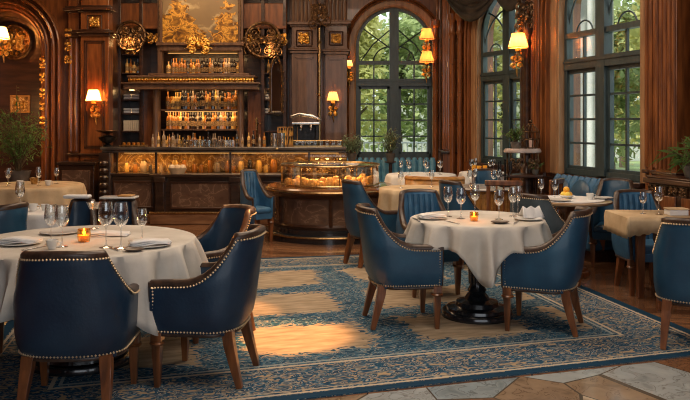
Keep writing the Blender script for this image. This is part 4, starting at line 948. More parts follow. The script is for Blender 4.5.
def pedestal_table(label, x, y, r, z0=0, base=.30, m=PED, top=PED, zt=.74):
    t = thing('round_table', label, 'table', (x, y, z0))
    b = MB(); b.lathe([(0, zt-.03), (r-.01, zt-.03), (r, zt-.02), (r, zt-.005), (r-.01, zt), (0, zt)], seg=40); b.build('tabletop', top, t)
    b = MB(); b.lathe([(.055, .17), (.075, .20), (.055, .24), (.052, .28), (.062, .45), (.058, .60), (.085, .65), (.16, zt-.03)], seg=24)
    for k in range(12): a = k*pi/6; b.tube([(.058*cos(a), .058*sin(a), .25), (.064*cos(a), .064*sin(a), .62)], .010, 6)
    b.build('column', m, t)
    b = MB(); b.lathe([(base, 0), (base, .03), (base-.01, .045), (base*.86, .05), (base*.84, .07), (base*.62, .085), (base*.58, .115), (base*.36, .13), (base*.30, .16), (.06, .19)], seg=40); b.build('base', m, t)
    return t
T1 = (-1.68, 4.82); TA = (1.04, 5.91); TZ = .76
pedestal_table('round table on a black pedestal at the front left under a cream cloth', *T1, .69, RUGT, .34)
cloth('tablecloth', .70, TZ, .30, .16, LINEN, (*T1, RUGT), radians(-39), 3, 19, 'cream cloth draped over the large round table at front left', .125)
pedestal_table('central round table on a stepped black pedestal', *TA, .505, RUGT, .28)
cloth('tablecloth', .515, TZ, .17, .24, LINEN, (*TA, RUGT), radians(-4), 5, 15, 'white cloth draped over the central round table with hanging corners', .10)
T2 = (-2.58, 6.48); pedestal_table('small round table at far left behind the front left table', *T2, .29, 0, .2)
cloth('tablecloth', .30, TZ, .22, .08, LINENW, (*T2, 0), 0, 7, 9, 'white cloth over the small far left table', .03)
T3 = (-3.84, 9.15); pedestal_table('round table below the arched niche at far left', *T3, .6, 0, .28)
cloth('tablecloth', .61, TZ, .26, .08, TAN, (*T3, 0), 0, 8, 12, 'tan cloth over the round table below the arched niche', .05)
TB = (.82, 8.62); pedestal_table('round table behind the tufted chair at centre', *TB, .41, RUGT, .24)
cloth('tablecloth', .42, TZ, .34, .10, TAN, (*TB, RUGT), .2, 9, 9, 'tan cloth hanging low on the round table at centre back', .05)
TF = (1.12, 11.0); pedestal_table('round table in front of the blue banquette by the back window', *TF, .49, 0, .26)
cloth('tablecloth', .50, TZ, .22, .12, LINENW, (*TF, 0), .5, 10, 11, 'white cloth on the table before the blue banquette', .05)
TG = (2.1, 11.45); pedestal_table('small round table left of the second window', *TG, .33, 0, .22)
cloth('tablecloth', .34, TZ, .14, .06, LINENW, (*TG, 0), .5, 12, 9, 'white cloth on the small table left of the second window', .04)
TE = (1.66, 8.95)
t = thing('drum_table', 'round table with slatted golden wood sides below the second window', 'table', (*TE, 0))
b = MB(); b.lathe([(0, .73), (.36, .73), (.375, .745), (.36, .762), (0, .762)], seg=36); b.build('tabletop', mat('grey_top', (.30, .28, .26), (.45, .42, .38), .2, scale=6), t)
b = MB(); b.lathe([(.30, .04), (.30, .70), (.33, .73)], seg=30)
for k in range(30): a = k*2*pi/30; b.tube([(.305*cos(a), .305*sin(a), .06), (.305*cos(a), .305*sin(a), .70)], .016, 6)
b.build('slatted_side', OAK, t); b = MB(); b.lathe([(.33, 0), (.33, .04), (.30, .05)], seg=30); b.build('base', LEG, t)
TC = (2.24, 7.55)
t = pedestal_table('round brown-edged pedestal table near the right windows', *TC, .43, 0, .22, LEG, mat('table_edge', (.28, .16, .08), (.42, .27, .15), .3, scale=6, coat=.3), .75)
o = MB().lathe([(0, .751), (.36, .751), (.36, .757), (0, .757)], seg=36).build('table_topper', LINENW); o.location = (*TC, 0); tag(o, 'round white topper on the pedestal table near the right windows', 'tablecloth')
# rectangular table right
t = thing('carved_table', 'rectangular wooden table with carved apron and square legs at right', 'table', (0, 0, 0))
TX0, TX1, TY0, TY1 = 2.30, 3.45, 6.06, 6.58
t.location = ((TX0+TX1)/2, (TY0+TY1)/2, 0); cxT, cyT = t.location[0], t.location[1]; hx, hy = (TX1-TX0)/2, (TY1-TY0)/2
b = MB(); b.box(-hx, hx, -hy, hy, .72, .75); b.build('tabletop', LEG, t, bevel=.008)
b = MB(); b.box(-hx+.26, hx-.06, -hy+.03, -hy+.055, .60, .72); b.box(-hx+.26, hx-.06, hy-.055, hy-.03, .60, .72); b.box(-hx+.26, -hx+.285, -hy+.03, hy-.03, .60, .72); b.build('apron', LEG, t, bevel=.005)
for x, y in ((-hx+.27, -hy+.05), (hx-.06, -hy+.05), (-hx+.27, hy-.05), (hx-.06, hy-.05)):
    b = MB(); b.tube([(x, y, .72), (x, y, .56), (x, y, .54), (x, y, 0)], [.062, .062, .05, .036], 4, twist=pi/4); b.build('leg', LEG, t, smooth=False, bevel=.004)
b = MB(); ornament(b, -hx+.27, .64, .10, .14, 4, .008, -hy-.0, 4); b.build('carving', LEG, t); b = MB(); ornament(b, -hx+.45, .65, .14, .08, 5, .007, -hy+.02, 4); b.build('carving', LEG, t)
# tan runner folded over left end
rb_ = MB(); P = []
for i in range(15):
    v = i/14; y = -hy-.01+(2*hy+.02)*v; w = .004*sin(i*2.1)
    P.append([(hx*.0-.02, y, .755), (-hx+.0, y, .756), (-hx-.014, y, .752), (-hx-.02+w, y, .70), (-hx-.022-w, y, .64), (-hx-.024+w*2, y, .585)])
rb_.grid(P)
for sgn in (-1,):
    Q = []
    for i in range(15):
        u = i/14; x = -hx-.02+.27*u; dz = .15*(1-.25*u)+.008*sin(i*1.7); Q.append([(x, -hy-.010, .754), (x, -hy-.016, .72), (x, -hy-.018, .754-dz)])
    rb_.grid(Q)
o = rb_.build('table_runner', TAN, solid=.006, ang=60); o.location = (cxT, cyT, 0); tag(o, 'tan cloth folded over the left end of the carved rectangular table', 'tablecloth')
# golden curved booth back
t = thing('curved_booth', 'golden wood-framed curved booth seat in the middle distance', 'booth', (1.22, 9.85, 0))
for i_, (a0, a1) in enumerate(((pi*1.05, pi*1.75),)):
    A = [a0+(a1-a0)*k/16 for k in range(17)]
    b = MB(); b.grid([[(.42*cos(a), .34*sin(a), .1), (.42*cos(a), .34*sin(a), .78)] for a in A]); b.build('back_panel', OAK, t, solid=.05)
    b = MB(); b.tube([(.42*cos(a), .34*sin(a), .80) for a in A], .035, 8); b.tube([(.425*cos(a), .35*sin(a), .5) for a in A], .02, 8); b.build('top_rail', OAK, t)
b = MB(); b.lathe([(0, .1), (.37, .1), (.38, .42), (.34, .45), (0, .45)], seg=24, sy=.75); b.build('seat', VELVET, t)
# banquettes
def banquette(label, loc, rz, w, h=.86, nch=16, m=VELVET, curved=False):
    t = thing('banquette', label, 'banquette', loc, rz)
    b = MB(); b.box(-w/2, w/2, -.5, .0, .0, .12); b.build('plinth', WOODD, t)
    b = MB(); b.box(-w/2, w/2, -.55, -.1, .12, .45); b.build('seat', m, t, bevel=.04, seg=3)
    b = MB(); b.box(-w/2, w/2, -.10, .0, .12, h); b.build('backrest', m, t, bevel=.03, seg=3)
    for k in range(nch):
        x = -w/2+w*(k+.5)/nch; c_ = MB(); c_.tube([(x, -.11, .45), (x, -.10, h-.05), (x, -.06, h+.03)], [w/nch*.5, w/nch*.52, w/nch*.35], 10); c_.build('channel', m, t)
    return t
banquette('long blue channel-tufted banquette below the arched back window', (.55, 13.72, 0), 0, 2.2, .84, 20, mat('pale_blue_velvet', (.05, .20, .34), (.14, .36, .50), .5, scale=9))
s0 = c3+.08; off = .12
banquette('dark blue banquette with channelled back under the right window', (2.65+s0*cos(r3)+off*sin(r3), 10.35+s0*sin(r3)-off*cos(r3), 0), r3, 1.35, .83, 11, VELVET)
# rolled cushions on the window banquette
cu = None
for k in range(3):
    s = s0-.42+k*.42; oo = .32
    if cu is None:
        b = MB(); P = []
        cu = MB().lathe([(0, -.05), (.10, -.045), (.17, -.02), (.19, 0), (.17, .02), (.10, .045), (0, .05)], seg=20).build('round_cushion', LEATHER); o = cu
    else: o = cu.copy(); COL.objects.link(o)
    o.location = (2.65+s*cos(r3)+oo*sin(r3), 10.35+s*sin(r3)-oo*cos(r3), .66); o.rotation_euler = (radians(78), 0, r3); tag(o, ['leftmost', 'middle', 'rightmost'][k]+' round blue cushion on the banquette under the right window', 'cushion')
# ================================================================ TABLEWARE
def wine_glass():
    t = thing('wine_glass', '', 'wine glass')
    b = MB(); b.lathe([(.0, .115), (.020, .120), (.036, .145), (.041, .17), (.036, .215), (.032, .245), (.030, .245), (.034, .215), (.038, .17), (.033, .147), (.018, .123), (0, .119)], seg=18); b.build('bowl', WGLASS, t)
    b = MB(); b.lathe([(0, 0), (.036, 0), (.036, .003), (.010, .008), (.0045, .02), (.004, .10), (.010, .117), (0, .119)], seg=14); b.build('stem', WGLASS, t); return t
wg = wine_glass(); wg_used = [False]
def glass(px, Y, z, label, s=1.0, group=None):
    o = wg if not wg_used[0] else copy_tree(wg); wg_used[0] = True
    o.location = (PX(px, Y), Y, z); o.scale = (s, s, s); tag(o, label, 'wine glass', group); return o
Zc = TZ+RUGT+.008
glass(51, 4.63, Zc, 'farther left wine glass of the pair left of the candle, front left table', 1.0)
glass(62, 4.53, Zc, 'wine glass just left of the candle on the front left table', 1.03)
glass(106, 4.5, Zc, 'wine glass just right of the candle on the front left table', 1.12)
glass(121, 4.48, Zc, 'second wine glass right of the candle on the front left table', 1.12)
glass(142, 4.73, Zc, 'smaller wine glass nearest the right edge of the front left table', .84)
glass(448, 5.98, Zc, 'leftmost wine glass on the central table', .98)
glass(461, 5.85, Zc, 'second wine glass from the left on the central table', .98)
glass(475, 6.12, Zc, 'wine glass behind the orange candle on the central table', .98)
glass(499, 5.8, Zc, 'wine glass right of the orange candle on the central table', .95)
glass(513, 6.0, Zc, 'fifth wine glass from the left on the central table', .95)
glass(518, 6.12, Zc, 'rightmost wine glass on the central table beside the folded napkin', .95)
glass(20, 6.42, .77, 'wine glass on the small white-clothed table at far left', 1.0)
glass(541, 7.6, .758, 'left wine glass on the pedestal table near the right windows', .8)
glass(555, 7.5, .758, 'right wine glass on the pedestal table near the right windows', .8)
glass(659, 6.25, .760, 'large wine glass on the carved rectangular table', .95)
glass(643, 6.3, .760, 'slim wine glass on the left end of the carved rectangular table', .75)
# glasses on distant tables
for k, (tx, ty, n, nmx) in enumerate(((TF[0], TF[1], 7, 'table before the blue banquette'), (TG[0], TG[1], 4, 'small table left of the second window'), (T3[0], T3[1], 5, 'round table below the arched niche'), (TE[0], TE[1], 4, 'wood-sided table'), (TB[0], TB[1], 2, 'tan-clothed table at centre back'))):
    for i in range(n):
        a = i*2*pi/n+.4; rr = .3 if n > 4 else .2; zz = TZ+.010+(RUGT if ty == TB[1] else 0)
        o = copy_tree(wg); o.location = (tx+rr*cos(a), ty+rr*sin(a), zz); o.scale = (.8,)*3; tag(o, 'small wine glass on the %s' % nmx, 'wine glass', 'wine glasses on the %s' % nmx)
# amber glass
t = thing('liqueur_glass', 'stemmed glass of amber drink at the back of the front left table', 'glass', (PX(94, 5.3), 5.3, Zc))
b = MB(); b.lathe([(0, .13), (.03, .14), (.052, .19), (.050, .19), (.028, .145), (0, .135)], seg=16); b.build('bowl', WGLASS, t)
b = MB(); b.lathe([(0, 0), (.035, 0), (.035, .003), (.005, .01), (.004, .13), (0, .13)], seg=12); b.build('stem', WGLASS, t)
b = MB(); b.lathe([(0, .138), (.026, .146), (.044, .178), (0, .178)], seg=16); b.build('drink', AMBERG, t)
def votive(px, Y, z, label, s=1):
    t = thing('votive_candle', label, 'candle', (PX(px, Y), Y, z))
    b = MB(); b.lathe([(0, 0), (.03*s, 0), (.036*s, .03*s), (.034*s, .07*s), (.031*s, .07*s), (.032*s, .03*s), (.027*s, .006), (0, .006)], seg=14); b.build('glass_holder', AMBERG, t)
    b = MB(); b.lathe([(0, .006), (.026*s, .006), (.028*s, .035*s), (0, .035*s)], seg=12); b.build('wax', mat('wax', (.95, .6, .25), None, .5), t)
    b = MB(); b.lathe([(0, .036*s), (.008*s, .045*s), (.006*s, .058*s), (0, .07*s)], seg=8); b.build('flame', FLAME, t)
    lamp('candle_glow', 'POINT', (PX(px, Y), Y, z+.085*s), .8, (1, .45, .1), size=.012)
votive(84, 4.73, Zc, 'lit orange glass votive candle on the front left table', 1.15)
votive(474, 5.72, Zc, 'lit orange votive candle in the middle of the central table', .95)
def plate(px, Y, z, label, r=.11, m=CHINA, nm_='plate', sy=1):
    b = MB(); b.lathe([(0, 0), (r*.6, 0), (r, .012), (r, .016), (r*.62, .006), (0, .006)], seg=28, sy=sy); o = b.build(nm_, m); o.location = (PX(px, Y), Y, z); tag(o, label, 'plate'); return o
def napkin(px, Y, z, label, rz=0, w=.22, d=.12, h=.02, n=3):
    t = thing('folded_napkin', label, 'napkin', (PX(px, Y), Y, z), rz)
    b = MB()
    for k in range(n): b.x = Matrix.Rotation(.10*(k-1), 4, 'Z'); P = [[(x, y, k*h/n*1.2+.006*sin(6*x/w+k)+.004) for y in (-d/2, 0, d/2)] for x in [-w/2+w*i/8 for i in range(9)]]; b.grid(P)
    b.build('linen_fold', LINENW, t, solid=.006, ang=70); return t
plate(134, 4.38, Zc, 'dark side plate near the front edge of the left table', .06, DARKP, sy=.8)
plate(150, 4.56, Zc, 'white dinner plate under the napkin at the right of the front left table', .13)
napkin(150, 4.56, Zc+.014, 'layered white napkin on a plate at the right of the front left table', .3, .24, .13)
plate(60, 5.08, Zc, 'white dinner plate at the back of the front left table', .13); plate(20, 4.63, Zc, 'white dinner plate at the left of the front left table', .13)
napkin(20, 4.63, Zc+.014, 'white napkin on the left plate of the front left table', -.2, .24, .12)
napkin(106, 4.98, Zc, 'flat white napkin behind the pair of tall glasses on the front left table', .1, .3, .12)
plate(500, 5.58, Zc, 'small dark oval dish at the front of the central table', .07, DARKP, 'oval_dish', .7)
plate(432, 5.85, Zc, 'white plate at the left of the central table', .12); napkin(432, 5.85, Zc+.014, 'napkin on the left plate of the central table', .2, .2, .11)
plate(528, 5.78, Zc, 'white plate under the tall folded napkin on the central table', .11)
# tent napkin
t = thing('tent_napkin', 'tall pleated white napkin on the right of the central table', 'napkin', (PX(531, 5.86), 5.86, Zc+.013), .2)
b = MB(); P = [[(-.09+.18*i/8, -.05+.012*sin(i*1.6), 0), (-.07+.14*i/8, 0, .075+.01*cos(i*1.6)), (-.09+.18*i/8, .05+.012*sin(i*1.6), 0)] for i in range(9)]; b.grid(P); b.build('linen_fold', LINENW, t, solid=.005, ang=70)
def cutlery(px, Y, z, label, rz, knife=True):
    t = thing('table_knife' if knife else 'table_fork', label, 'cutlery', (PX(px, Y), Y, z), rz); b = MB()
    b.box(-.006, .006, -.10, .0, .001, .006); b.build('handle', STEEL, t, bevel=.002); b = MB()
    if knife: b.prism([(-.007, 0), (.007, 0), (.007, .08), (0, .11), (-.007, .1)], .001, .004)
    else: b.box(-.009, .009, 0, .04, .001, .004); [b.box(x-.0015, x+.0015, .04, .09, .001, .004) for x in (-.0075, -.0025, .0025, .0075)]
    b.build('blade' if knife else 'tines', STEEL, t)
cutlery(112, 4.46, Zc, 'table knife beside the plate at the right of the front left table', .7); cutlery(166, 4.73, Zc, 'fork at the right edge of the front left table', .5, False)
cutlery(36, 4.48, Zc, 'table knife near the left plate of the front left table', -.5)
cutlery(452, 5.62, Zc, 'table knife by the left plate of the central table', .4); cutlery(416, 5.8, Zc, 'fork at the left edge of the central table', .2, False); cutlery(516, 5.62, Zc, 'table knife between the oval dish and the tall napkin', -.4)
def cup(px, Y, z, label, m=CHINA, s=1):
    t = thing('cup', label, 'cup', (PX(px, Y), Y, z)); b = MB(); b.lathe([(0, 0), (.025*s, 0), (.04*s, .06*s), (.037*s, .06*s), (.022*s, .006), (0, .006)], seg=16); b.build('bowl', m, t)
    b = MB(); b.tube([(.037*s, 0, .05*s), (.06*s, 0, .04*s), (.055*s, 0, .015*s), (.03*s, 0, .015*s)], .004, 6); b.build('handle', m, t)
cup(52, 4.46, Zc, 'small white cup in front of the left pair of wine glasses', s=.9); cup(33, 6.42, .77, 'white cup right of the glass on the small far left table'); cup(45, 6.45, .77, 'second white cup on the small far left table', s=.9)
cup(20, 9.0, .77, 'white cup at the left of the table below the niche'); cup(48, 9.0, .77, 'white cup at the right of the table below the niche'); cup(34, 9.2, .77, 'brass cup in the middle of the table below the niche', BRASS, 1.3)
cup(590, 7.5, .758, 'white cup on the pedestal table near the right windows'); plate(603, 7.55, .758, 'white plate at the right of the pedestal table', .10); plate(560, 7.35, .758, 'white plate at the front of the pedestal table', .11)
t = thing('fruit_dish', 'small dish of oranges and lemons on the pedestal table near the right windows', 'fruit dish', (PX(568, 7.55), 7.6, .758))
b = MB(); b.lathe([(0, 0), (.04, 0), (.08, .03), (.077, .033), (.04, .006), (0, .006)], seg=20); b.build('dish', CHINA, t)
for i, (x, y, z) in enumerate(((-.03, 0, .036), (.03, .01, .036), (0, -.035, .036), (0, .005, .085))): MB().ball((x, y, z), .033, 12, 8).build('orange' if i % 2 else 'lemon', FRUITO if i % 2 else YEL, t)
t = thing('bread_box', 'folded cream box on the right of the carved rectangular table', 'box', (PX(679, 6.2), 6.25, .752)); MB().box(-.08, .08, -.06, .06, 0, .05).build('body', LINENW, t, bevel=.01); MB().box(-.085, .085, -.062, .062, .05, .062).build('lid', TAN, t, bevel=.006)
for k, (px, Y) in enumerate(((479, 11.35), (485, 11.4), (474, 11.45))):
    b = MB(); b.lathe([(0, 0), (.03, 0), (.036, .1), (0, .1)], seg=12); o = b.build('juice_glass', FRUITO); o.location = (PX(px, Y), Y, TZ+.008); tag(o, 'glass of orange juice on the small table left of the second window', 'glass', 'orange juices near the second window')
# candelabra behind centre table
t = thing('candelabrum', 'tall black wire candelabrum on the wood-sided table', 'candle holder', (PX(505, 8.9), 8.9, .763)); b = MB()
b.lathe([(.07, 0), (.07, .01), (.012, .03), (.010, .3), (.02, .32), (0, .33)], seg=12)
for k in range(4):
    a = k*pi/2+.4; b.tube([(0, 0, .14), (.06*cos(a), .06*sin(a), .12), (.09*cos(a), .09*sin(a), .2)], .006, 6); b.tube([(.09*cos(a), .09*sin(a), .2), (.09*cos(a), .09*sin(a), .3)], .011, 6)
b.build('stand', IRON, t)
# tiered stand
t = thing('tiered_stand', 'tiered serving stand with a white marble tray against the pier between the right windows', 'serving stand', (2.35, 9.93, 0))
b = MB(); [b.tube([(x, y, 0), (x, y, 1.12)], .014, 6) for x in (-.18, .18) for y in (-.10, .10)]; b.tube([(-.18, -.11, .5), (.18, -.11, .5)], .012, 6); b.build('post', BRONZE, t)
b = MB(); b.lathe([(0, 1.12), (.23, 1.12), (.25, 1.13), (.25, 1.15), (.23, 1.18), (0, 1.18)], seg=28, sy=.6); b.build('marble_tray', mat('rose_marble', (.36, .27, .24), (.50, .40, .36), .3, scale=8), t)
b = MB(); b.box(-.24, .24, -.14, .14, .80, .84); b.box(-.22, .22, -.13, .13, .42, .45); b.build('shelf', WOODD, t, bevel=.008)
for x in (-.12, .12): b = MB(); ornament(b, x, .98, .14, .2, int(x*50), .010, -.12, 4); b.build('scrollwork', BRONZE, t)
t = thing('wicker_lantern', 'brown domed lantern standing on the marble tray of the tiered stand', 'lantern', (2.46, 9.93, 1.18)); b = MB()
for k in range(12): a = k*pi/6; b.tube([(.08*cos(a), .08*sin(a), 0), (.11*cos(a), .11*sin(a), .12), (.11*cos(a), .11*sin(a), .22), (.04*cos(a), .04*sin(a), .32)], .007, 5)
[b.tube([(r_*cos(k*pi/10), r_*sin(k*pi/10), z_) for k in range(20)], .008, 5, closed=True) for r_, z_ in ((.08, .01), (.11, .12), (.11, .22), (.04, .32))]; b.ball((0, 0, .36), .025); b.build('cage', BRONZE, t); MB().lathe([(0, .01), (.035, .01), (.035, .13), (0, .13)], seg=12).build('candle', mat('pink_wax', (.85, .55, .45), None, .5), t)
# ================================================================ PLANTS
def leafy(name, label, cat, loc, seed, nst, L0, spread, leafn, lw, ll, m, pot, droop=.5, up=1.0):
    rnd = random.Random(seed); t = thing(name, label, cat, loc)
    pr_, ph_ = pot; b = MB(); b.lathe([(0, 0), (pr_*.6, 0), (pr_*.75, ph_*.1), (pr_, ph_*.8), (pr_*1.08, ph_), (pr_*.95, ph_), (pr_*.9, ph_*.85), (0, ph_*.85)], seg=20); pt_ = b.build('pot', TERRA, t); MB().lathe([(0, ph_*.84), (pr_*.9, ph_*.86), (0, ph_*.88)], seg=20).build('soil', SOIL, pt_)
    st_ = MB(); lf = MB()
    for i in range(nst):
        a = rnd.uniform(0, 2*pi); s = spread*sqrt(rnd.random()); h = L0*rnd.uniform(.55, 1)*(1-.35*s/spread)*up
        pts = []
        for k in range(8):
            v = k/7; r_ = s*v**1.3; z = ph_*.85+h*v-droop*h*.5*(v**3)*(s/spread); pts.append(Vector((r_*cos(a)+.02*sin(5*v+i), r_*sin(a)+.02*cos(4*v+i), z)))
        st_.tube(pts, [.006*(1-.6*k/7) for k in range(8)], 5)
        for k in range(leafn):
            v = .3+.7*(k+rnd.random()*.5)/leafn; q = min(6, int(v*7)); p_ = pts[q].lerp(pts[q+1], v*7-q)
            d = Vector((rnd.gauss(0, 1), rnd.gauss(0, 1), rnd.gauss(.1, .7))).normalized(); w = d.cross(Vector((0, 0, 1))).normalized(); L_ = ll*rnd.uniform(.6, 1.2); n_ = w.cross(d)
            e = p_+d*L_-Vector((0, 0, .25*L_)); mid = p_+d*L_*.5; W_ = lw*rnd.uniform(.7, 1.2)
            lf.add([tuple(p_), tuple(mid+w*W_-n_*W_*.3), tuple(e), tuple(mid-w*W_-n_*W_*.3)], [(0, 1, 2), (0, 2, 3)])
    st_.build('stem', STEM, t); lf.build('foliage', m, t, smooth=False, ang=60); return t
# plant at left on pedestal
t = thing('plant_pedestal', 'dark round wooden pedestal carrying the big leafy plant at far left', 'pedestal', (PX(18, 10.3), 10.3, 0)); b = MB(); b.lathe([(.22, 0), (.22, .05), (.1, .1), (.08, .5), (.16, .62), (.2, .64), (.2, .66), (0, .66)], seg=24); b.build('column', WOODD, t)
leafy('potted_plant', 'big leafy green plant in front of the arched niche at far left', 'plant', (PX(18, 10.3), 10.3, .66), 2, 64, 1.3, .56, 18, .011, .09, GREENL, (.16, .2))
leafy('potted_olive', 'small round grey-green shrub in a pot left of the back window', 'plant', (PX(352, 12.6), 12.7, .86), 3, 34, .46, .22, 14, .012, .085, SILVERL, (.08, .14), .1)
leafy('potted_olive', 'small round grey-green shrub in a pot at the middle of the back window', 'plant', (PX(391, 12.6), 12.75, .86), 4, 34, .56, .24, 14, .012, .085, SILVERL, (.08, .14), .1)
st_t = thing('plant_stand', 'slim dark stand carrying the potted shrub left of the back window', 'stand', (PX(352, 12.6), 12.7, 0)); b = MB(); b.lathe([(.14, 0), (.14, .02), (.03, .05), (.03, .82), (.1, .845), (.1, .86), (0, .86)], seg=18); b.build('column', WOODD, st_t)
again(st_t, (PX(391, 12.6), 12.75, 0), 0, 'slim dark stand carrying the potted shrub at the middle of the back window')
leafy('trailing_plant', 'green plant on the marble tray of the tiered stand', 'plant', (2.26, 9.93, 1.18), 6, 26, .34, .18, 12, .009, .06, GREENL, (.07, .09), .6)
leafy('trailing_plant', 'small green plant on the lower shelf of the tiered stand', 'plant', (2.50, 9.85, .84), 16, 14, .22, .13, 8, .010, .06, GREENL, (.05, .07), .6)
# console at right with palm
ang3 = r3; sC = 3.30; oC = .37
cxC, cyC = 2.65+sC*cos(r3)+oC*sin(r3), 10.35+sC*sin(r3)-oC*cos(r3)
t = thing('console_cabinet', 'dark carved console cabinet against the fluted wall at right', 'cabinet', (cxC, cyC, 0), r3)
b = MB(); b.box(-.42, .42, -.14, .14, 0, .93); b.build('body', WOODD, t, bevel=.01)
b = MB(); b.box(-.46, .46, -.18, .15, .93, .98); b.box(-.44, .44, -.16, .15, .98, 1.0); b.build('top', WOODD, t, bevel=.008)
for x in (-.21, .21):
    b = MB(); b.box(x-.17, x+.17, -.155, -.14, .3, .82); dd = b.build('door', LEG, t, bevel=.006); b = MB(); b.ball((x, -.17, .56), .014); b.build('knob', BRASS, dd)
b = MB(); [ornament(b, -.35+k*.14, .87, .12, .08, k, .007, -.15, 4) for k in range(6)]; b.build('carving', BRONZE, t)
leafy('potted_palm', 'spiky green plant on the console cabinet at the right edge', 'plant', (cxC, cyC, 1.001), 8, 22, .42, .30, 7, .006, .17, GREENL, (.08, .12), .9)
# ================================================================ DRAPE swag
t = thing('swag_drape', 'charcoal swagged drape hanging above the second window', 'curtain', (0, 0, 0))
def swag(xa, ya, xb, yb, ztop, sag, nf, name):
    P = []
    for i in range(25):
        u = i/24; x = xa+(xb-xa)*u; y = ya+(yb-ya)*u; row = []
        for k in range(nf*4+1):
            v = k/(nf*4); s_ = sag*(.25+.75*v)*sin(pi*u)**.8; row.append((x, y-.06-.05*abs(sin(v*nf*pi))*(.4+.6*sin(pi*u)), ztop-.45*v*(.35+.65*sin(pi*u))-s_*.6))
        P.append(row)
    b = MB(); b.grid(P); b.build(name, DRAPE, t, solid=.01, ang=60)
swag(PX(444, 12.7), 12.75, PX(506, 11.3), 11.5, 3.85, .42, 5, 'swag'); swag(PX(490, 11.6), 11.6, PX(536, 10.3), 10.45, 3.75, .25, 4, 'swag')
b = MB(); b.tube([(PX(444, 12.7), 12.72, 3.85), (PX(506, 11.4), 11.52, 3.85), (PX(536, 10.4), 10.46, 3.8)], .03, 8); b.build('curtain_rod', IRON, t)
# ================================================================ RUG
me = bpy.data.meshes.new('rug'); nx_, ny_ = 24, 24; vs = []; fs = []; uvs = []
def bil(u, v): return tuple((FL[k]*(1-u)+FR[k]*u)*(1-v)+(BL[k]*(1-u)+BR[k]*u)*v for k in (0, 1))
for j in range(ny_+1):
    for i in range(nx_+1): p = bil(i/nx_, j/ny_); vs.append((p[0], p[1], RUGT)); uvs.append((i/nx_, j/ny_))
for j in range(ny_):
    for i in range(nx_): a = j*(nx_+1)+i; fs.append((a, a+1, a+nx_+2, a+nx_+1))
nb = len(vs)
for p in (FL, FR, BR, BL): vs.append((p[0], p[1], .0005)); uvs.append((0, 0))
cs = [0, nx_, (ny_+1)*(nx_+1)-1, ny_*(nx_+1)]
for k in range(4): fs.append((nb+k, nb+(k+1) % 4, cs[(k+1) % 4], cs[k]))
me.from_pydata(vs, [], fs); uvl = me.uv_layers.new(name='UVMap')
for lp in me.loops: uvl.data[lp.index].uv = uvs[lp.vertex_index]
me.materials.append(rug_mat()); me.update()
rug = bpy.data.objects.new('rug', me); COL.objects.link(rug); tag(rug, 'large blue and beige patterned rug under the dining tables', 'rug')
for k in range(8):
    if k not in used:
        for ch in list(kinds[k].children): bpy.data.objects.remove(ch)
        bpy.data.objects.remove(kinds[k])
# ================================================================ GARDEN
MB().box(-40, 45, 14.4, 60, -.3, -.15).build('ground', GRASS, smooth=False, kind='structure'); MB().box(6.9, 45, -10, 14.4, -.3, -.15).build('ground.001', GRASS, smooth=False, kind='structure')
def make_tree(seed, m, n=4200, R=1.05, Hc=3.4, h0=2.2):
    rnd = random.Random(seed); t = thing('garden_tree', '', 'tree')
    b = MB(); b.tube([(0, 0, -.15), (.05, 0, 1.2), (-.05, .05, 2.4), (0, 0, 4.2)], [.17, .13, .1, .04], 8)
    for k in range(7): a = k*.9; b.tube([(0, 0, 1.4+k*.3), (.9*cos(a), .9*sin(a), 2.3+k*.35)], [.06, .02], 6)
    b.build('trunk', BARK, t); lf = MB(); cl = [(rnd.uniform(-1, 1)*R*.75, rnd.uniform(-1, 1)*R*.75, h0+rnd.uniform(-.45, 1)*Hc*.75, rnd.uniform(.4, .75)) for _ in range(30)]
    for i in range(n):
        c_ = cl[i % 30]; v = Vector((rnd.gauss(0, 1), rnd.gauss(0, 1), rnd.gauss(0, 1))).normalized()*c_[3]*rnd.uniform(.6, 1.05); p_ = Vector(c_[:3])+v
        d = Vector((rnd.gauss(0, 1), rnd.gauss(0, 1), rnd.gauss(0, .8))).normalized(); w = d.cross(Vector((rnd.random(), rnd.random(), 1))).normalized(); s = rnd.uniform(.08, .17)
        lf.add([tuple(p_), tuple(p_+d*s+w*s*.55), tuple(p_+d*s*2), tuple(p_+d*s-w*s*.55)], [(0, 1, 2, 3)])
    lf.build('foliage', m, t, smooth=False); return t
protos = [make_tree(1, LEAF[0]), make_tree(2, LEAF[1]), make_tree(3, LEAF[2])]
spots = [(0, 0, 20), (0, 3.4, 20.5), (1, 6.8, 20), (2, 10.3, 20.4), (1, -3.4, 20.3), (2, -1.7, 23.8), (1, 1.7, 24), (2, 5.1, 23.8), (0, 8.5, 24), (1, 12, 24.2), (0, 7.6, 16.2), (2, 11, 16.6), (2, 9.4, 12.6), (0, 0, 27.5), (2, 3.4, 27.6), (1, 6.8, 27.5), (0, 10.3, 27.7)]
tcol = ['yellow-leaved', 'dark green', 'grey-green']; seen = set()
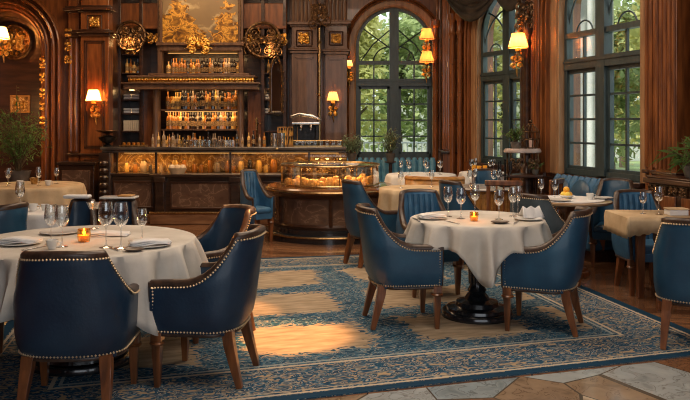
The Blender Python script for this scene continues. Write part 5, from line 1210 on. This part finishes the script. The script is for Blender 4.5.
for i, (k, x, y) in enumerate(spots):
    win = 'the back window' if x < 3 else ('the second window' if x < 6 else 'the right window')
    if k in seen: o = copy_tree(protos[k])
    else: o = protos[k]; seen.add(k)
    o.location = (x, y, 0); o.rotation_euler = (0, 0, i*1.3); s = 1+.04*((i*5) % 4-1); o.scale = (s, s, s); tag(o, '%s garden tree outside %s' % (tcol[k], win), 'tree', '%s trees outside %s' % (tcol[k], win))
# low hedge + pale stone wall + path outside
o = MB().box(-6, 20, 32, 32.6, -.15, 2.4).build('garden_wall', STONEW, bevel=.03); tag(o, 'pale stone garden wall far outside the windows', 'wall')
t = thing('stone_pavilion', 'pale stone garden pavilion with columns outside the left half of the right window', 'building', (5.35, 16.9, -.15))
MB().box(-.7, .7, .4, 1.0, 0, 5.2).build('wall', STONEW, t, bevel=.02); MB().box(-.85, .85, -.1, 1.1, 5.2, 5.6).build('roof', STONEW, t, bevel=.03); MB().box(-.85, .85, -.1, 1.1, 0, .15).build('base', STONEW, t)
for k in range(4): MB().lathe([(.12, .15), (.12, .25), (.085, .3), (.075, 4.9), (.12, 5.0), (.13, 5.2)], (-.66+k*.44, .1, 0), 14).build('column', STONEW, t)
rn = random.Random(11); hb_ = MB()
for i in range(5000):
    x = rn.uniform(-3, 4.1); p_ = Vector((x, 17.6+rn.uniform(-.35, .35), rn.uniform(-.1, .75))); d = Vector((rn.gauss(0, 1), rn.gauss(0, 1), rn.gauss(0, 1))).normalized(); w = d.cross(Vector((.3, .2, 1))).normalized(); s = rn.uniform(.04, .08)
    hb_.add([tuple(p_), tuple(p_+d*s+w*s*.5), tuple(p_+d*s*2), tuple(p_+d*s-w*s*.5)], [(0, 1, 2, 3)])
o = hb_.build('hedge', LEAF[1], smooth=False); tag(o, 'low green hedge outside the back window', 'hedge')
# pale garden chairs/railing seen low in back window
t = thing('garden_railing', 'pale metal railing on the terrace outside the back window', 'railing', (1.0, 15.6, -.15)); b = MB()
b.tube([(-1.2, 0, 1.25), (1.4, 0, 1.25)], .02, 6); b.tube([(-1.2, 0, .3), (1.4, 0, .3)], .02, 6)
for k in range(27): b.tube([(-1.2+k*.1, 0, 0), (-1.2+k*.1, 0, 1.25)], .012, 6)
b.build('bars', mat('pale_metal', (.5, .55, .55), None, .4, .3), t)
